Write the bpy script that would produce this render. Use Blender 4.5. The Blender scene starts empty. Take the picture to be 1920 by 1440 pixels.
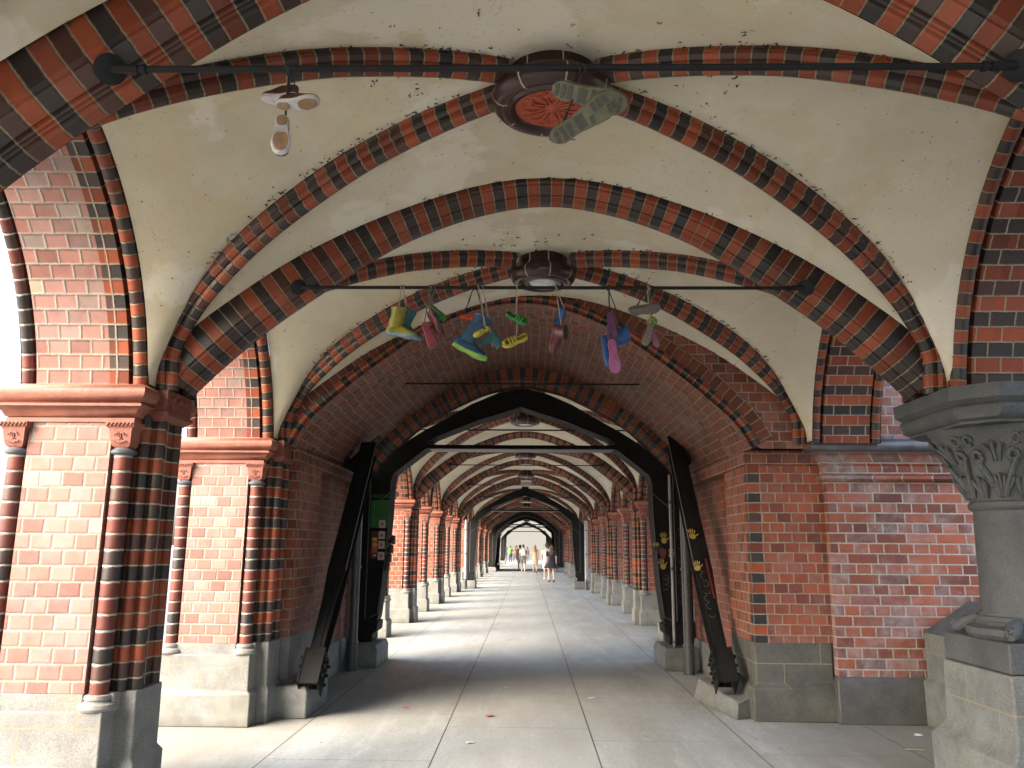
import bpy, math, random
from mathutils import Vector, Matrix
random.seed(7)
PI=math.pi
# ------------------------------------------------------------------ camera, world, light
sc=bpy.context.scene
col=sc.collection
def basis(yaw,pitch,roll):
    f=Vector((-math.sin(yaw)*math.cos(pitch),math.cos(yaw)*math.cos(pitch),math.sin(pitch)))
    r0=Vector((math.cos(yaw),math.sin(yaw),0)); u0=r0.cross(f)
    return r0*math.cos(roll)+u0*math.sin(roll), -r0*math.sin(roll)+u0*math.cos(roll), f
cd=bpy.data.cameras.new('camera'); cam=bpy.data.objects.new('camera',cd); col.objects.link(cam); sc.camera=cam
cd.sensor_fit='HORIZONTAL'; cd.sensor_width=36; cd.lens=36*1500/1920; cd.clip_start=.05; cd.clip_end=3000
r_,u_,f_=basis(0.02021,0.20045,0.008)
cam.matrix_world=Matrix(((r_.x,u_.x,-f_.x,0),(r_.y,u_.y,-f_.y,0),(r_.z,u_.z,-f_.z,1.6),(0,0,0,1)))
W=bpy.data.worlds.new('World'); sc.world=W; W.use_nodes=True
SUN_EL=math.radians(36); SUN_DIR=Vector((-0.80,-0.60,0)).normalized()   # where the light comes from
nt=W.node_tree; bg=nt.nodes['Background']; sky=nt.nodes.new('ShaderNodeTexSky')
sky.sky_type='NISHITA'; sky.sun_disc=False; sky.sun_elevation=SUN_EL
sky.sun_rotation=math.atan2(SUN_DIR.x,SUN_DIR.y); sky.air_density=1.0; sky.dust_density=5.0; sky.ozone_density=.0
nt.links.new(sky.outputs[0],bg.inputs[0]); bg.inputs[1].default_value=.15
sd=bpy.data.lights.new('sun','SUN'); sd.energy=1.3; sd.angle=math.radians(90); sd.color=(1,.99,.975)
so=bpy.data.objects.new('sun',sd); col.objects.link(so)
dv=-(SUN_DIR*math.cos(SUN_EL)+Vector((0,0,math.sin(SUN_EL))))
so.rotation_euler=dv.to_track_quat('-Z','Y').to_euler()
sc.view_settings.view_transform='Standard'; sc.view_settings.look='None'; sc.view_settings.gamma=1
sc.view_settings.exposure=2.85
# ------------------------------------------------------------------ materials
class NG:
    def __init__(s,name):
        s.m=bpy.data.materials.new(name); s.m.use_nodes=True; s.t=s.m.node_tree
        s.b=s.t.nodes['Principled BSDF']; s.uv=None
    def n(s,t,**k):
        x=s.t.nodes.new(t)
        for a,b in k.items(): setattr(x,a,b)
        return x
    def put(s,v,sock):
        if hasattr(v,'links') or isinstance(v,bpy.types.NodeSocket): s.t.links.new(v,sock)
        else: sock.default_value=v
    def M(s,op,a,b=None,c=None,clamp=False):
        x=s.n('ShaderNodeMath',operation=op); x.use_clamp=clamp
        for i,v in enumerate((a,b,c)):
            if v is not None: s.put(v,x.inputs[i])
        return x.outputs[0]
    def uvn(s):
        if s.uv is None:
            c=s.n('ShaderNodeTexCoord'); sep=s.n('ShaderNodeSeparateXYZ'); s.t.links.new(c.outputs['UV'],sep.inputs[0])
            s.uv=(sep.outputs[0],sep.outputs[1]); s.uvv=c.outputs['UV']; s.obj=c.outputs['Object']
        return s.uv
    def geo(s):
        if not hasattr(s,'g'): s.g=s.n('ShaderNodeNewGeometry').outputs['Position']
        return s.g
    def noise(s,vec,scale,detail=3,rough=.5,dim='3D',out=0):
        x=s.n('ShaderNodeTexNoise'); x.inputs['Scale'].default_value=scale; x.inputs['Detail'].default_value=detail
        x.inputs['Roughness'].default_value=rough; s.t.links.new(vec,x.inputs['Vector']); return x.outputs[out]
    def ramp(s,fac,stops,interp='LINEAR'):
        x=s.n('ShaderNodeValToRGB'); cr=x.color_ramp; cr.interpolation=interp
        while len(cr.elements)<len(stops): cr.elements.new(.5)
        for e,(p,c) in zip(cr.elements,stops):
            e.position=p; e.color=(c,c,c,1) if isinstance(c,(int,float)) else (*c,1)
        s.t.links.new(fac,x.inputs[0]); return x.outputs[0]
    def mix(s,f,a,b,bt='MIX'):
        x=s.n('ShaderNodeMix'); x.data_type='RGBA'; x.blend_type=bt
        s.put(f,x.inputs[0])
        for v,i in ((a,6),(b,7)):
            if isinstance(v,tuple): x.inputs[i].default_value=(*v,1)
            else: s.put(v,x.inputs[i])
        return x.outputs[2]
    def comb(s,x,y,z=0.0):
        c=s.n('ShaderNodeCombineXYZ')
        for v,i in ((x,0),(y,1),(z,2)): s.put(v,c.inputs[i])
        return c.outputs[0]
    def white(s,vec):
        w=s.n('ShaderNodeTexWhiteNoise',noise_dimensions='3D'); s.t.links.new(vec,w.inputs[0]); return w.outputs[0]
    def bump(s,h,strength=.5,dist=.01):
        b=s.n('ShaderNodeBump'); b.inputs['Strength'].default_value=strength; b.inputs['Distance'].default_value=dist
        s.t.links.new(h,b.inputs['Height']); s.t.links.new(b.outputs[0],s.b.inputs['Normal'])
    def base(s,c): s.put(c if not isinstance(c,tuple) else (*c,1),s.b.inputs['Base Color'])
    def rough(s,v): s.put(v,s.b.inputs['Roughness'])
REDS=[(0,(.095,.021,.010)),(.18,(.15,.031,.012)),(.5,(.20,.042,.016)),(.8,(.25,.056,.020)),(1,(.18,.050,.027))]
GLARE_PALE=[(0,(.14,.060,.048)),(.2,(.21,.088,.068)),(.5,(.25,.110,.086)),(.8,(.28,.134,.104)),(.93,(.19,.14,.125)),(1,(.34,.26,.18))]  # brick reds paled to paint in the glare on the left piers
DARK=[(0,(.014,.0125,.0125)),(.35,(.024,.018,.017)),(.75,(.038,.022,.018)),(1,(.065,.024,.018))]
BROWN=[(0,(.06,.016,.012)),(.5,(.13,.03,.02)),(1,(.09,.022,.017))]
def brick(name,row=.0975,bw=.142,mortar=.011,reds=REDS,darks=DARK,mode='plain',off=.5,mcol=(.36,.31,.22),eng=False,gloss=0.0,gray=0.0,swap=.02):
    g=NG(name); u,v=g.uvn()
    wob=g.noise(g.geo(),9,2); wob2=g.noise(g.geo(),31,1)
    du=g.M('MULTIPLY',g.M('SUBTRACT',wob,.5),.012); dv=g.M('MULTIPLY',g.M('SUBTRACT',wob2,.5),.006)
    u=g.M('ADD',u,du); v=g.M('ADD',v,dv)
    vr=g.M('DIVIDE',v,row); r=g.M('FLOOR',vr); fy=g.M('SUBTRACT',vr,r)
    par=g.M('FLOORED_MODULO',r,2.0)
    if eng: bwn=g.M('ADD',bw,g.M('MULTIPLY',par,bw)); uo=g.M('ADD',u,g.M('MULTIPLY',par,bw*.5))
    else: bwn=bw; uo=g.M('ADD',u,g.M('MULTIPLY',par,bw*off))
    jit=g.M('MULTIPLY',g.white(g.comb(r,3.3,1.1)),bw*.12*(1 if mode=='plain' else 0)); uo=g.M('ADD',uo,jit)
    cr=g.M('DIVIDE',uo,bwn); c=g.M('FLOOR',cr); fx=g.M('SUBTRACT',cr,c)
    dx=g.M('MULTIPLY',g.M('MINIMUM',fx,g.M('SUBTRACT',1.0,fx)),bwn)
    dy=g.M('MULTIPLY',g.M('MINIMUM',fy,g.M('SUBTRACT',1.0,fy)),row)
    d=g.M('MINIMUM',dx,dy)
    edge=g.M('ADD',d,g.M('MULTIPLY',g.M('SUBTRACT',g.noise(g.geo(),55,3,.7),.5),.011))
    mm=g.n('ShaderNodeMapRange'); mm.interpolation_type='SMOOTHSTEP'
    g.put(edge,mm.inputs[0]); mm.inputs[1].default_value=mortar*.36; mm.inputs[2].default_value=mortar*.62
    brickm=mm.outputs[0]
    w1=g.white(g.comb(r,c,.5)); w2=g.white(g.comb(c,r,7.7)); w3=g.white(g.comb(r,c,12.3))
    n1=g.noise(g.geo(),14,4,.6); n2=g.noise(g.geo(),90,2)
    rc=g.ramp(w1,reds)
    if mode=='band':
        sel=g.M('COMPARE',par,0.0,.1)
        fl=g.M('LESS_THAN',g.white(g.comb(r,8.8,2.2)),swap)
        sel=g.M('ABSOLUTE',g.M('SUBTRACT',sel,fl))
        dc=g.ramp(w2,darks); bc=g.mix(sel,rc,dc)
    elif mode=='quoin':   # second uv channel not needed: black headers every other course next to u edges given as parity
        sel=par; dc=g.ramp(w2,darks); bc=g.mix(sel,rc,dc)
    elif mode=='dark':
        sel=g.M('GREATER_THAN',w3,.3); bc=g.mix(sel,g.ramp(w1,BROWN),g.ramp(w2,darks))
    elif mode=='brown':
        sel=g.M('GREATER_THAN',w3,.6); bc=g.mix(sel,g.ramp(w1,BROWN),g.ramp(w2,darks))
    else:
        sel=g.M('GREATER_THAN',w3,1.0-.02); bc=rc
    bc=g.mix(g.M('MULTIPLY',g.M('SUBTRACT',n1,.40,clamp=True),1.1,clamp=True),bc,g.mix(1.0,bc,(.66,.60,.55),'MULTIPLY'))
    lo=g.ramp(g.noise(g.geo(),1.05,5,.7),[(.3,.68),(.5,1.0),(.72,1.12)]); bc=g.mix(1.0,bc,lo,'MULTIPLY')
    bc=g.mix(g.M('MULTIPLY',g.ramp(g.noise(g.geo(),3.4,6,.75),[(.56,0.0),(.72,1.0)]),.55),bc,(.035,.027,.022))
    if gray>0:
        gn=g.M('ADD',g.noise(g.geo(),1.9,5,.65),g.M('MULTIPLY',g.M('SUBTRACT',w3,.5),.22)); gf=g.ramp(gn,[(.44,0.0),(.62,1.0)])
        gf2=g.M('MULTIPLY',g.M('MULTIPLY',gf,g.ramp(g.noise(g.geo(),11,3),[(.3,.2),(.7,1.0)])),gray)
        bc=g.mix(gf2,bc,(.24,.20,.20))
    mc=g.mix(g.noise(g.geo(),6,3),(mcol[0]*.45,mcol[1]*.45,mcol[2]*.45),tuple(min(1,x*1.35) for x in mcol))
    g.base(g.mix(brickm,mc,bc))
    rg=g.M('ADD',g.M('MULTIPLY',n2,.25),.62-gloss)
    if mode in('band','quoin','dark','brown'): g.b.inputs['Specular IOR Level'].default_value=.35; rg=g.M('SUBTRACT',rg,g.M('MULTIPLY',sel,(.16 if mode=='band' else .14)))
    g.rough(g.M('MAXIMUM',rg,g.M('MULTIPLY',g.M('SUBTRACT',1.0,brickm),.9)))
    h=g.M('ADD',g.M('MULTIPLY',g.ramp(d,[(0,0.0),(min(1,mortar*1.1),1.0)]),1.0),g.M('ADD',g.M('MULTIPLY',n1,.25),g.M('MULTIPLY',w2,.35)))
    g.bump(h,.7,.006); return g.m
def stone(name,c1,c2,spk=.5,algae=.0,rough=.8,joint=None,scale=1):
    g=NG(name); p=g.geo(); n=g.noise(p,2.2*scale,5,.6); f=g.noise(p,150,2,.7)
    k=g.mix(n,c1,c2); k=g.mix(g.ramp(f,[(.38,spk),(.5,0.0)]),k,tuple(x*.35 for x in c1)); k=g.mix(g.ramp(f,[(.6,0.0),(.72,spk*.8)]),k,tuple(min(1,x*1.7) for x in c2))
    big=g.ramp(g.noise(p,5,4,.65),[(.42,0.0),(.65,.6)]); k=g.mix(big,k,tuple(x*.62 for x in c1))
    if algae: k=g.mix(g.ramp(g.noise(p,3.1,4),[(.5,0.0),(.72,algae)]),k,(.16,.16,.055))
    if joint:
        sp=g.n('ShaderNodeSeparateXYZ'); g.t.links.new(p,sp.inputs[0]); wv=g.M('MULTIPLY',g.M('SUBTRACT',g.noise(p,30,2),.5),.006)
        jz=g.M('LESS_THAN',g.M('ABSOLUTE',g.M('ADD',g.M('SUBTRACT',sp.outputs[2],joint),wv)),.0045)
        row=g.M('GREATER_THAN',sp.outputs[2],joint); xx=g.M('ADD',g.M('ADD',sp.outputs[0],g.M('MULTIPLY',sp.outputs[1],1.0)),g.M('MULTIPLY',row,.31))
        fr=g.M('FLOORED_MODULO',g.M('ADD',xx,wv),.66); jv=g.M('MULTIPLY',g.M('LESS_THAN',fr,.008),g.M('GREATER_THAN',sp.outputs[2],.30))
        k=g.mix(g.M('MAXIMUM',jz,jv),k,(.17,.145,.09))
        k=g.mix(g.ramp(g.M('ADD',sp.outputs[2],g.M('MULTIPLY',g.noise(p,7,3),.12)),[(.04,.55),(.16,0.0)]),k,(.05,.048,.03))
    g.base(k); g.rough(rough); g.bump(g.M('ADD',g.noise(p,60,3,.7),g.noise(p,12,3)),.45,.006); return g.m
def plain(name,c,rough=.6,metal=0,n=.12,scale=20,emit=None,bump=.1,spec=None):
    g=NG(name); p=g.geo(); f=g.noise(p,scale,4,.6)
    if spec is not None: g.b.inputs['Specular IOR Level'].default_value=spec
    g.base(g.mix(f,tuple(x*(1-n*2) for x in c),tuple(min(1,x*(1+n*2)) for x in c))); g.rough(g.M('ADD',g.M('MULTIPLY',f,.2),rough-.1)); g.b.inputs['Metallic'].default_value=metal
    if bump: g.bump(g.noise(p,scale*3,3),bump,.003)
    if emit: g.b.inputs['Emission Color'].default_value=(*emit[0],1); g.b.inputs['Emission Strength'].default_value=emit[1]
    return g.m
def plaster_mat():
    g=NG('vault_plaster'); p=g.geo()
    a=g.ramp(g.noise(p,.9,6,.62),[(.35,(.42,.39,.305)),(.5,(.49,.46,.37)),(.62,(.53,.505,.42))])
    a=g.mix(g.ramp(g.noise(p,.55,3,.5),[(.40,.35),(.62,0.0)]),a,(.36,.315,.215))
    # damp stains with a darker rim and repaired, whiter patches
    s1=g.noise(p,1.1,5,.6); a=g.mix(g.ramp(s1,[(.50,0.0),(.54,.4),(.60,.12),(.75,.3)]),a,(.42,.34,.19))
    w=g.n('ShaderNodeMapping'); w.inputs['Location'].default_value=(7.3,2.1,4.4); g.t.links.new(p,w.inputs[0])
    s2=g.noise(w.outputs[0],.9,5,.58); a=g.mix(g.ramp(s2,[(.57,0.0),(.60,.5)]),a,(.60,.585,.53))
    a=g.mix(g.ramp(g.noise(w.outputs[0],2.7,4,.6),[(.6,0.0),(.72,.4)]),a,(.40,.36,.28))
    vo=g.n('ShaderNodeTexVoronoi'); vo.feature='DISTANCE_TO_EDGE'; vo.inputs['Scale'].default_value=.9; vw=g.n('ShaderNodeVectorMath',operation='ADD'); g.t.links.new(p,vw.inputs[0]); g.t.links.new(g.noise(p,3,4,.6,out=1),vw.inputs[1]); g.t.links.new(vw.outputs[0],vo.inputs['Vector']); a=g.mix(g.M('MULTIPLY',g.ramp(vo.outputs[0],[(0,.5),(.005,0.0)]),g.ramp(g.noise(p,1.3,2),[(.5,0.0),(.6,1.0)])),a,(.22,.19,.14))
    # soot specks and cobweb bits
    sp=g.noise(p,38,2,.5); a=g.mix(g.ramp(sp,[(.715,0.0),(.74,.8)]),a,(.07,.06,.05))
    dens=g.ramp(g.noise(w.outputs[0],1.7,2),[(.5,0.0),(.62,1.0)])
    sp2=g.noise(w.outputs[0],75,3,.6); a=g.mix(g.M('MULTIPLY',dens,g.ramp(sp2,[(.66,0.0),(.69,.7)])),a,(.08,.07,.06))
    a=g.mix(g.ramp(g.noise(p,200,2),[(.4,.18),(.6,0.0)]),a,(.35,.31,.22))
    g.base(a); g.rough(.9); g.bump(g.M('ADD',g.noise(p,4,4),g.M('MULTIPLY',g.noise(p,90,2),.15)),.35,.012); return g.m
def paving_mat():
    g=NG('paving_slabs'); p=g.geo(); sep=g.n('ShaderNodeSeparateXYZ'); g.t.links.new(p,sep.inputs[0])
    X=g.M('DIVIDE',g.M('ADD',sep.outputs[0],.72+12.8*1.0),1.28); c=g.M('FLOOR',X); fx=g.M('SUBTRACT',X,c)
    Y=g.M('DIVIDE',g.M('ADD',g.M('ADD',sep.outputs[1],1.05),g.M('MULTIPLY',g.white(g.comb(c,.4,.2)),1.6)),1.72); r=g.M('FLOOR',Y); fy=g.M('SUBTRACT',Y,r)
    dx=g.M('MULTIPLY',g.M('MINIMUM',fx,g.M('SUBTRACT',1.0,fx)),1.28); dy=g.M('MULTIPLY',g.M('MINIMUM',fy,g.M('SUBTRACT',1.0,fy)),1.72)
    wv=g.M('MULTIPLY',g.M('SUBTRACT',g.noise(p,22,3),.5),.006)
    jx=g.M('LESS_THAN',g.M('ADD',dx,wv),.0052); jy=g.M('LESS_THAN',g.M('ADD',dy,wv),.0035)
    j=g.M('MAXIMUM',jx,g.M('MULTIPLY',jy,.75))
    w=g.white(g.comb(c,r,.3)); base=g.ramp(w,[(0,(.30,.327,.328)),(1,(.355,.385,.388))])
    st=g.n('ShaderNodeMapping'); st.inputs['Scale'].default_value=(1.6,.35,1); g.t.links.new(p,st.inputs[0])
    base=g.mix(g.ramp(g.noise(st.outputs[0],1.5,6,.65),[(.38,.6),(.6,0.0)]),base,(.23,.23,.215))
    base=g.mix(g.ramp(g.noise(st.outputs[0],3.0,5,.7),[(.55,0.0),(.75,.5)]),base,(.47,.465,.45))
    base=g.mix(g.ramp(g.noise(p,.35,3),[(.5,0.0),(.62,.35)]),base,(.29,.265,.21))
    base=g.mix(g.ramp(g.noise(p,30,4,.7),[(.35,.35),(.6,0.0)]),base,(.13,.13,.12))
    vg=g.n('ShaderNodeTexVoronoi'); vg.inputs['Scale'].default_value=3.2; g.t.links.new(p,vg.inputs['Vector']); base=g.mix(g.M('MULTIPLY',g.ramp(vg.outputs['Distance'],[(.045,.75),(.06,0.0)]),g.ramp(g.noise(p,1.1,2),[(.48,0.0),(.55,1.0)])),base,(.12,.12,.115))
    base=g.mix(g.ramp(g.noise(st.outputs[0],9,5,.75),[(.56,0.0),(.66,.35)]),base,(.20,.20,.19))
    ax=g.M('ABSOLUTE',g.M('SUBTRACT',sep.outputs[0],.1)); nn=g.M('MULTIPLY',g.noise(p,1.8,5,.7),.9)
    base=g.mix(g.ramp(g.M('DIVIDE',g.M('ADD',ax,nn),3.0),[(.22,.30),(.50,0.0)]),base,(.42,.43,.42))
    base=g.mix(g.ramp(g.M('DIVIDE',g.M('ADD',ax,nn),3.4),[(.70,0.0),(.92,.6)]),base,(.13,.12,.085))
    base=g.mix(g.M('MULTIPLY',g.ramp(g.noise(p,48,3,.7),[(.64,0.0),(.68,1.0)]),.5),base,(.10,.10,.09))
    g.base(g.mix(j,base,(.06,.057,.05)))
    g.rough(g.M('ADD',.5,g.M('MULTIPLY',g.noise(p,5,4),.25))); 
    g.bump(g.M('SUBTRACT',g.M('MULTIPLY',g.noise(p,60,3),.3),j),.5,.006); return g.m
MT=dict(
 wall=brick('red_header_brick',gray=.25,mcol=(.22,.19,.14),reds=[(0,(.09,.019,.009)),(.18,(.14,.030,.013)),(.5,(.185,.041,.016)),(.8,(.22,.052,.019)),(1,(.17,.05,.030))]), pale=brick('glare_pale_header_brick',reds=GLARE_PALE,mcol=(.21,.20,.17),mortar=.0115,gray=.35),
 english=brick('red_bond_brick',eng=True,bw=.145,mcol=(.28,.26,.22),gray=.75,reds=[(0,(.09,.025,.015)),(.3,(.14,.036,.019)),(.6,(.19,.049,.023)),(1,(.225,.062,.029))],mortar=.013), barrel=brick('barrel_brick',row=.0975,bw=.15,mcol=(.25,.20,.12),mortar=.0085,gray=.3,reds=[(0,(.075,.016,.007)),(.4,(.115,.025,.010)),(1,(.155,.037,.014))]),
 vous=brick('arch_ring_brick',row=.09,bw=.14,off=0,mcol=(.22,.18,.11),mortar=.008,reds=[(0,(.075,.016,.007)),(.4,(.115,.025,.010)),(1,(.155,.037,.014))]),
 band=brick('banded_red_black_brick',mode='band',row=.079,bw=1.7,off=0,mcol=(.21,.175,.115),mortar=.0075,gloss=.15),
 bands=brick('banded_wall_brick',mode='band',bw=.15,off=.5,mcol=(.26,.22,.15),mortar=.009,gloss=.1),
 bandv=brick('banded_shaft_brick',mode='band',bw=.5,off=0,row=.0975,gloss=.08,mcol=(.26,.24,.18),mortar=.010,swap=.08),
 colon=brick('brown_glazed_shaft_brick',mode='brown',bw=.9,off=0,mcol=(.30,.28,.23),gloss=.12,mortar=.013), black=brick('black_glazed_brick',mode='dark',bw=.9,off=0,mcol=(.3,.28,.24),gloss=.2),
 quoin=brick('quoin_brick',mode='quoin',bw=.13,off=0,mcol=(.22,.20,.15)),
 terra=stone('terracotta',(.22,.075,.050),(.30,.108,.072),spk=.15,rough=.6), terrad=stone('dark_terracotta',(.13,.036,.024),(.18,.052,.032),spk=.2,rough=.55),
 glaze=plain('brown_glazed_terracotta',(.026,.009,.008),.32,n=.25,scale=12,spec=.4), grout=plain('pale_grout',(.34,.30,.22),.9),
 rosette=plain('orange_terracotta',(.27,.048,.018),.6,n=.25,scale=60),
 gran=stone('grey_granite',(.135,.137,.132),(.20,.20,.19),spk=.5,algae=.15,joint=.52), grand=stone('dark_granite',(.045,.047,.048),(.085,.08,.07),spk=.4,rough=.6),
 column=stone('column_granite',(.042,.047,.050),(.078,.084,.086),spk=.6,algae=.0,rough=.7), colpale=stone('weathered_granite',(.10,.106,.104),(.175,.18,.172),spk=.6,algae=.12,rough=.8,joint=.66),
 granm=stone('mid_granite',(.05,.051,.047),(.095,.092,.082),spk=.4,algae=.1,joint=.52), patch=stone('repair_mortar',(.30,.30,.28),(.36,.36,.33),spk=.1), capblk=plain('grey_glazed_cap',(.07,.075,.09),.35,n=.4,scale=9),
 steel=plain('black_painted_steel',(.012,.012,.012),.65,n=.35,scale=6,bump=.3,spec=.08), rim=plain('worn_steel_edge',(.10,.10,.098),.5,n=.3,scale=30), iron=plain('dark_iron',(.010,.011,.013),.55,n=.2,spec=.15), pipe=plain('grey_downpipe',(.05,.052,.055),.35,n=.3,scale=8), pipel=plain('pale_downpipe',(.25,.25,.25),.4,n=.3,scale=8),
 plaster=plaster_mat(), paving=paving_mat(), ringgrey=plain('grey_lamp_housing',(.08,.08,.075),.5), glass=plain('frosted_lamp_glass',(.38,.40,.40),.25,n=.2,scale=15),
 soot=plain('soot_tuft',(.02,.018,.015),.95), ground=stone('asphalt_ground',(.16,.16,.155),(.2,.2,.195),spk=.3), deck=plain('filler_concrete',(.09,.09,.085),.9),
)
# ------------------------------------------------------------------ mesh builder
class MB:
    def __init__(s): s.v=[];s.f=[];s.uv=[];s.m=[];s.mats=[]
    def mi(s,m):
        m=MT[m] if isinstance(m,str) else m
        if m not in s.mats: s.mats.append(m)
        return s.mats.index(m)
    def face(s,idx,uvs,m): s.f.append(tuple(idx)); s.uv.append(uvs); s.m.append(s.mi(m))
    def quad(s,ps,m,uvs=None):
        b=len(s.v); s.v+= [tuple(p) for p in ps]
        if uvs is None:
            n=(Vector(ps[1])-Vector(ps[0])).cross(Vector(ps[2])-Vector(ps[1]))
            uvs=[s.box_uv(n,p) for p in ps]
        s.face(range(b,b+len(ps)),uvs,m)
    def box_uv(s,n,p):
        a=[abs(c) for c in n]; k=a.index(max(a))
        return (p[1],p[2]) if k==0 else ((p[0],p[2]) if k==1 else (p[0],p[1]))
    def hexa(s,P,m,bot=True):   # P: 4 bottom + 4 top points
        b=len(s.v); s.v+=[tuple(p) for p in P]
        F=[(0,1,5,4),(1,2,6,5),(2,3,7,6),(3,0,4,7),(4,5,6,7)]+([(3,2,1,0)] if bot else [])
        for f in F:
            n=(Vector(P[f[1]])-Vector(P[f[0]])).cross(Vector(P[f[2]])-Vector(P[f[1]]))
            s.face([b+i for i in f],[s.box_uv(n,P[i]) for i in f],m)
    def box(s,x0,x1,y0,y1,z0,z1,m):
        s.hexa([(x0,y0,z0),(x1,y0,z0),(x1,y1,z0),(x0,y1,z0),(x0,y0,z1),(x1,y0,z1),(x1,y1,z1),(x0,y1,z1)],m)
    def grid(s,G,UV,m,closed=False):
        b=len(s.v); R=len(G); C=len(G[0])
        for row in G: s.v+=[tuple(p) for p in row]
        for i in range(R-1):
            for j in range(C-1):
                a=(i,j),(i,j+1),(i+1,j+1),(i+1,j)
                mm=m[j] if isinstance(m,list) else m
                s.face([b+x*C+y for x,y in a],[UV[x][y] for x,y in a],mm)
    def sweep(s,path,B,N,prof,m,uoff=0,voff=0):
        pl=[0]
        for a,b in zip(prof,prof[1:]): pl.append(pl[-1]+math.hypot(b[0]-a[0],b[1]-a[1]))
        L=[voff]
        for a,b in zip(path,path[1:]): L.append(L[-1]+(Vector(b)-Vector(a)).length)
        G=[[Vector(p)+Vector(bb)*w+Vector(nn)*d for w,d in prof] for p,bb,nn in zip(path,B,N)]
        UV=[[(q+uoff,l) for q in pl] for l in L]
        s.grid(G,UV,m)
    def tube(s,path,r,m,n=8,uvl=True,caps=True):
        P=[Vector(p) for p in path]; B=[];N=[]
        for i in range(len(P)):
            t=(P[min(i+1,len(P)-1)]-P[max(i-1,0)]).normalized()
            a=Vector((0,0,1)) if abs(t.z)<.9 else Vector((0,1,0))
            b=t.cross(a).normalized(); B.append(b); N.append(b.cross(t))
        rr=r if isinstance(r,(list,tuple)) else [r]*len(P)
        L=[0]
        for a,b in zip(P,P[1:]): L.append(L[-1]+(b-a).length)
        if abs((P[-1]-P[0]).normalized().z)>.9: L=[p.z for p in P]
        G=[[p+(b*math.cos(2*PI*k/n)+nn*math.sin(2*PI*k/n))*q for k in range(n+1)] for p,b,nn,q in zip(P,B,N,rr)]
        UV=[[(2*PI*q*k/n+.02,l) for k in range(n+1)] for l,q in zip(L,rr)]
        s.grid(G,UV,m)
        if caps:
            for i in (0,-1):
                b0=len(s.v); s.v+=[tuple(x) for x in G[i][:n]]; s.face(range(b0,b0+n),[(0,0)]*n,m)
    def lathe(s,cx,cy,prof,m,n=20,sx=1,sy=1,a0=0):   # prof: (r,z)
        G=[[(cx+r*sx*math.cos(a0+2*PI*k/n),cy+r*sy*math.sin(a0+2*PI*k/n),z) for k in range(n+1)] for r,z in prof]
        UV=[[(2*PI*max(r,.05)*k/n,z) for k in range(n+1)] for r,z in prof]
        s.grid(G,UV,m)
    def ringloft(s,rings,m):     # closed rings of equal count, list of lists
        G=[r+[r[0]] for r in rings]; UV=[]
        for r in G:
            l=[0]
            for a,b in zip(r,r[1:]): l.append(l[-1]+math.dist(a,b))
            UV.append([(q,r[0][2]) for q in l])
        s.grid(G,UV,m)
    def rectloft(s,x0,x1,y0,y1,lv,m,top=True):   # lv: (z,offset)
        R=[[(x0-o,y0-o,z),(x1+o,y0-o,z),(x1+o,y1+o,z),(x0-o,y1+o,z)] for z,o in lv]
        s.ringloft(R,m)
        if top:
            for r,zz in ((R[-1],1),(R[0],-1)): s.quad(r if zz>0 else r[::-1],m)
    def poly(s,pts,m): # flat ngon
        s.quad(pts,m)
    def extrude(s,pts,vec,m,msid=None):  # prism from flat polygon
        v=Vector(vec); a=[Vector(p) for p in pts]; b=[p+v for p in a]
        s.quad(a,m); s.quad(b[::-1],m)
        n=len(a)
        for i in range(n): s.quad([a[i],b[i],b[(i+1)%n],a[(i+1)%n]],msid or m)
    def xf(s,M,i0=0):
        for i in range(i0,len(s.v)): s.v[i]=tuple(M@Vector(s.v[i]))
    def build(s,name,parent=None,label=None,cat=None,group=None,kind=None,bevel=0,sharp=35,loc=None,weld=True):
        me=bpy.data.meshes.new(name); me.from_pydata(s.v,[],s.f)
        for m in s.mats: me.materials.append(m)
        uvl=me.uv_layers.new(name='UVMap'); i=0
        flat=[c for u in s.uv for p in u for c in p]; uvl.data.foreach_set('uv',flat)
        me.polygons.foreach_set('material_index',s.m); me.polygons.foreach_set('use_smooth',[True]*len(s.f))
        me.update()
        if weld and len(s.v)<60000:
            import bmesh
            b=bmesh.new(); b.from_mesh(me); bmesh.ops.remove_doubles(b,verts=b.verts,dist=1e-4); bmesh.ops.recalc_face_normals(b,faces=b.faces); b.to_mesh(me); b.free()
        me.set_sharp_from_angle(angle=math.radians(sharp))
        o=bpy.data.objects.new(name,me); col.objects.link(o)
        if parent is not None: o.parent=parent
        if loc: o.location=loc
        if bevel:
            bm=o.modifiers.new('bevel','BEVEL'); bm.width=bevel; bm.segments=2; bm.limit_method='ANGLE'; bm.angle_limit=math.radians(40)
        tag(o,label,cat,group,kind); return o
def tag(o,label=None,cat=None,group=None,kind=None):
    if label: o['label']=label
    if cat: o['category']=cat
    if group: o['group']=group
    if kind: o['kind']=kind
    return o
def thing(name,label,cat,loc=(0,0,0),rz=0,group=None):
    o=bpy.data.objects.new(name,None); col.objects.link(o); o.location=loc; o.rotation_euler=(0,0,rz); o.empty_display_size=.1
    return tag(o,label,cat,group)
KIDS={}
def kids(o):
    if not KIDS or True:
        return [c for c in bpy.data.objects if c.parent==o]
def dup(o,loc=None,rz=None,label=None,group=None,parent=None):
    c=o.copy(); col.objects.link(c); c.parent=parent
    if loc is not None: c.location=loc
    if rz is not None: c.rotation_euler=(0,0,rz)
    if label: c['label']=label
    if group: c['group']=group
    for k in kids(o): dup(k,parent=c)
    return c
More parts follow.
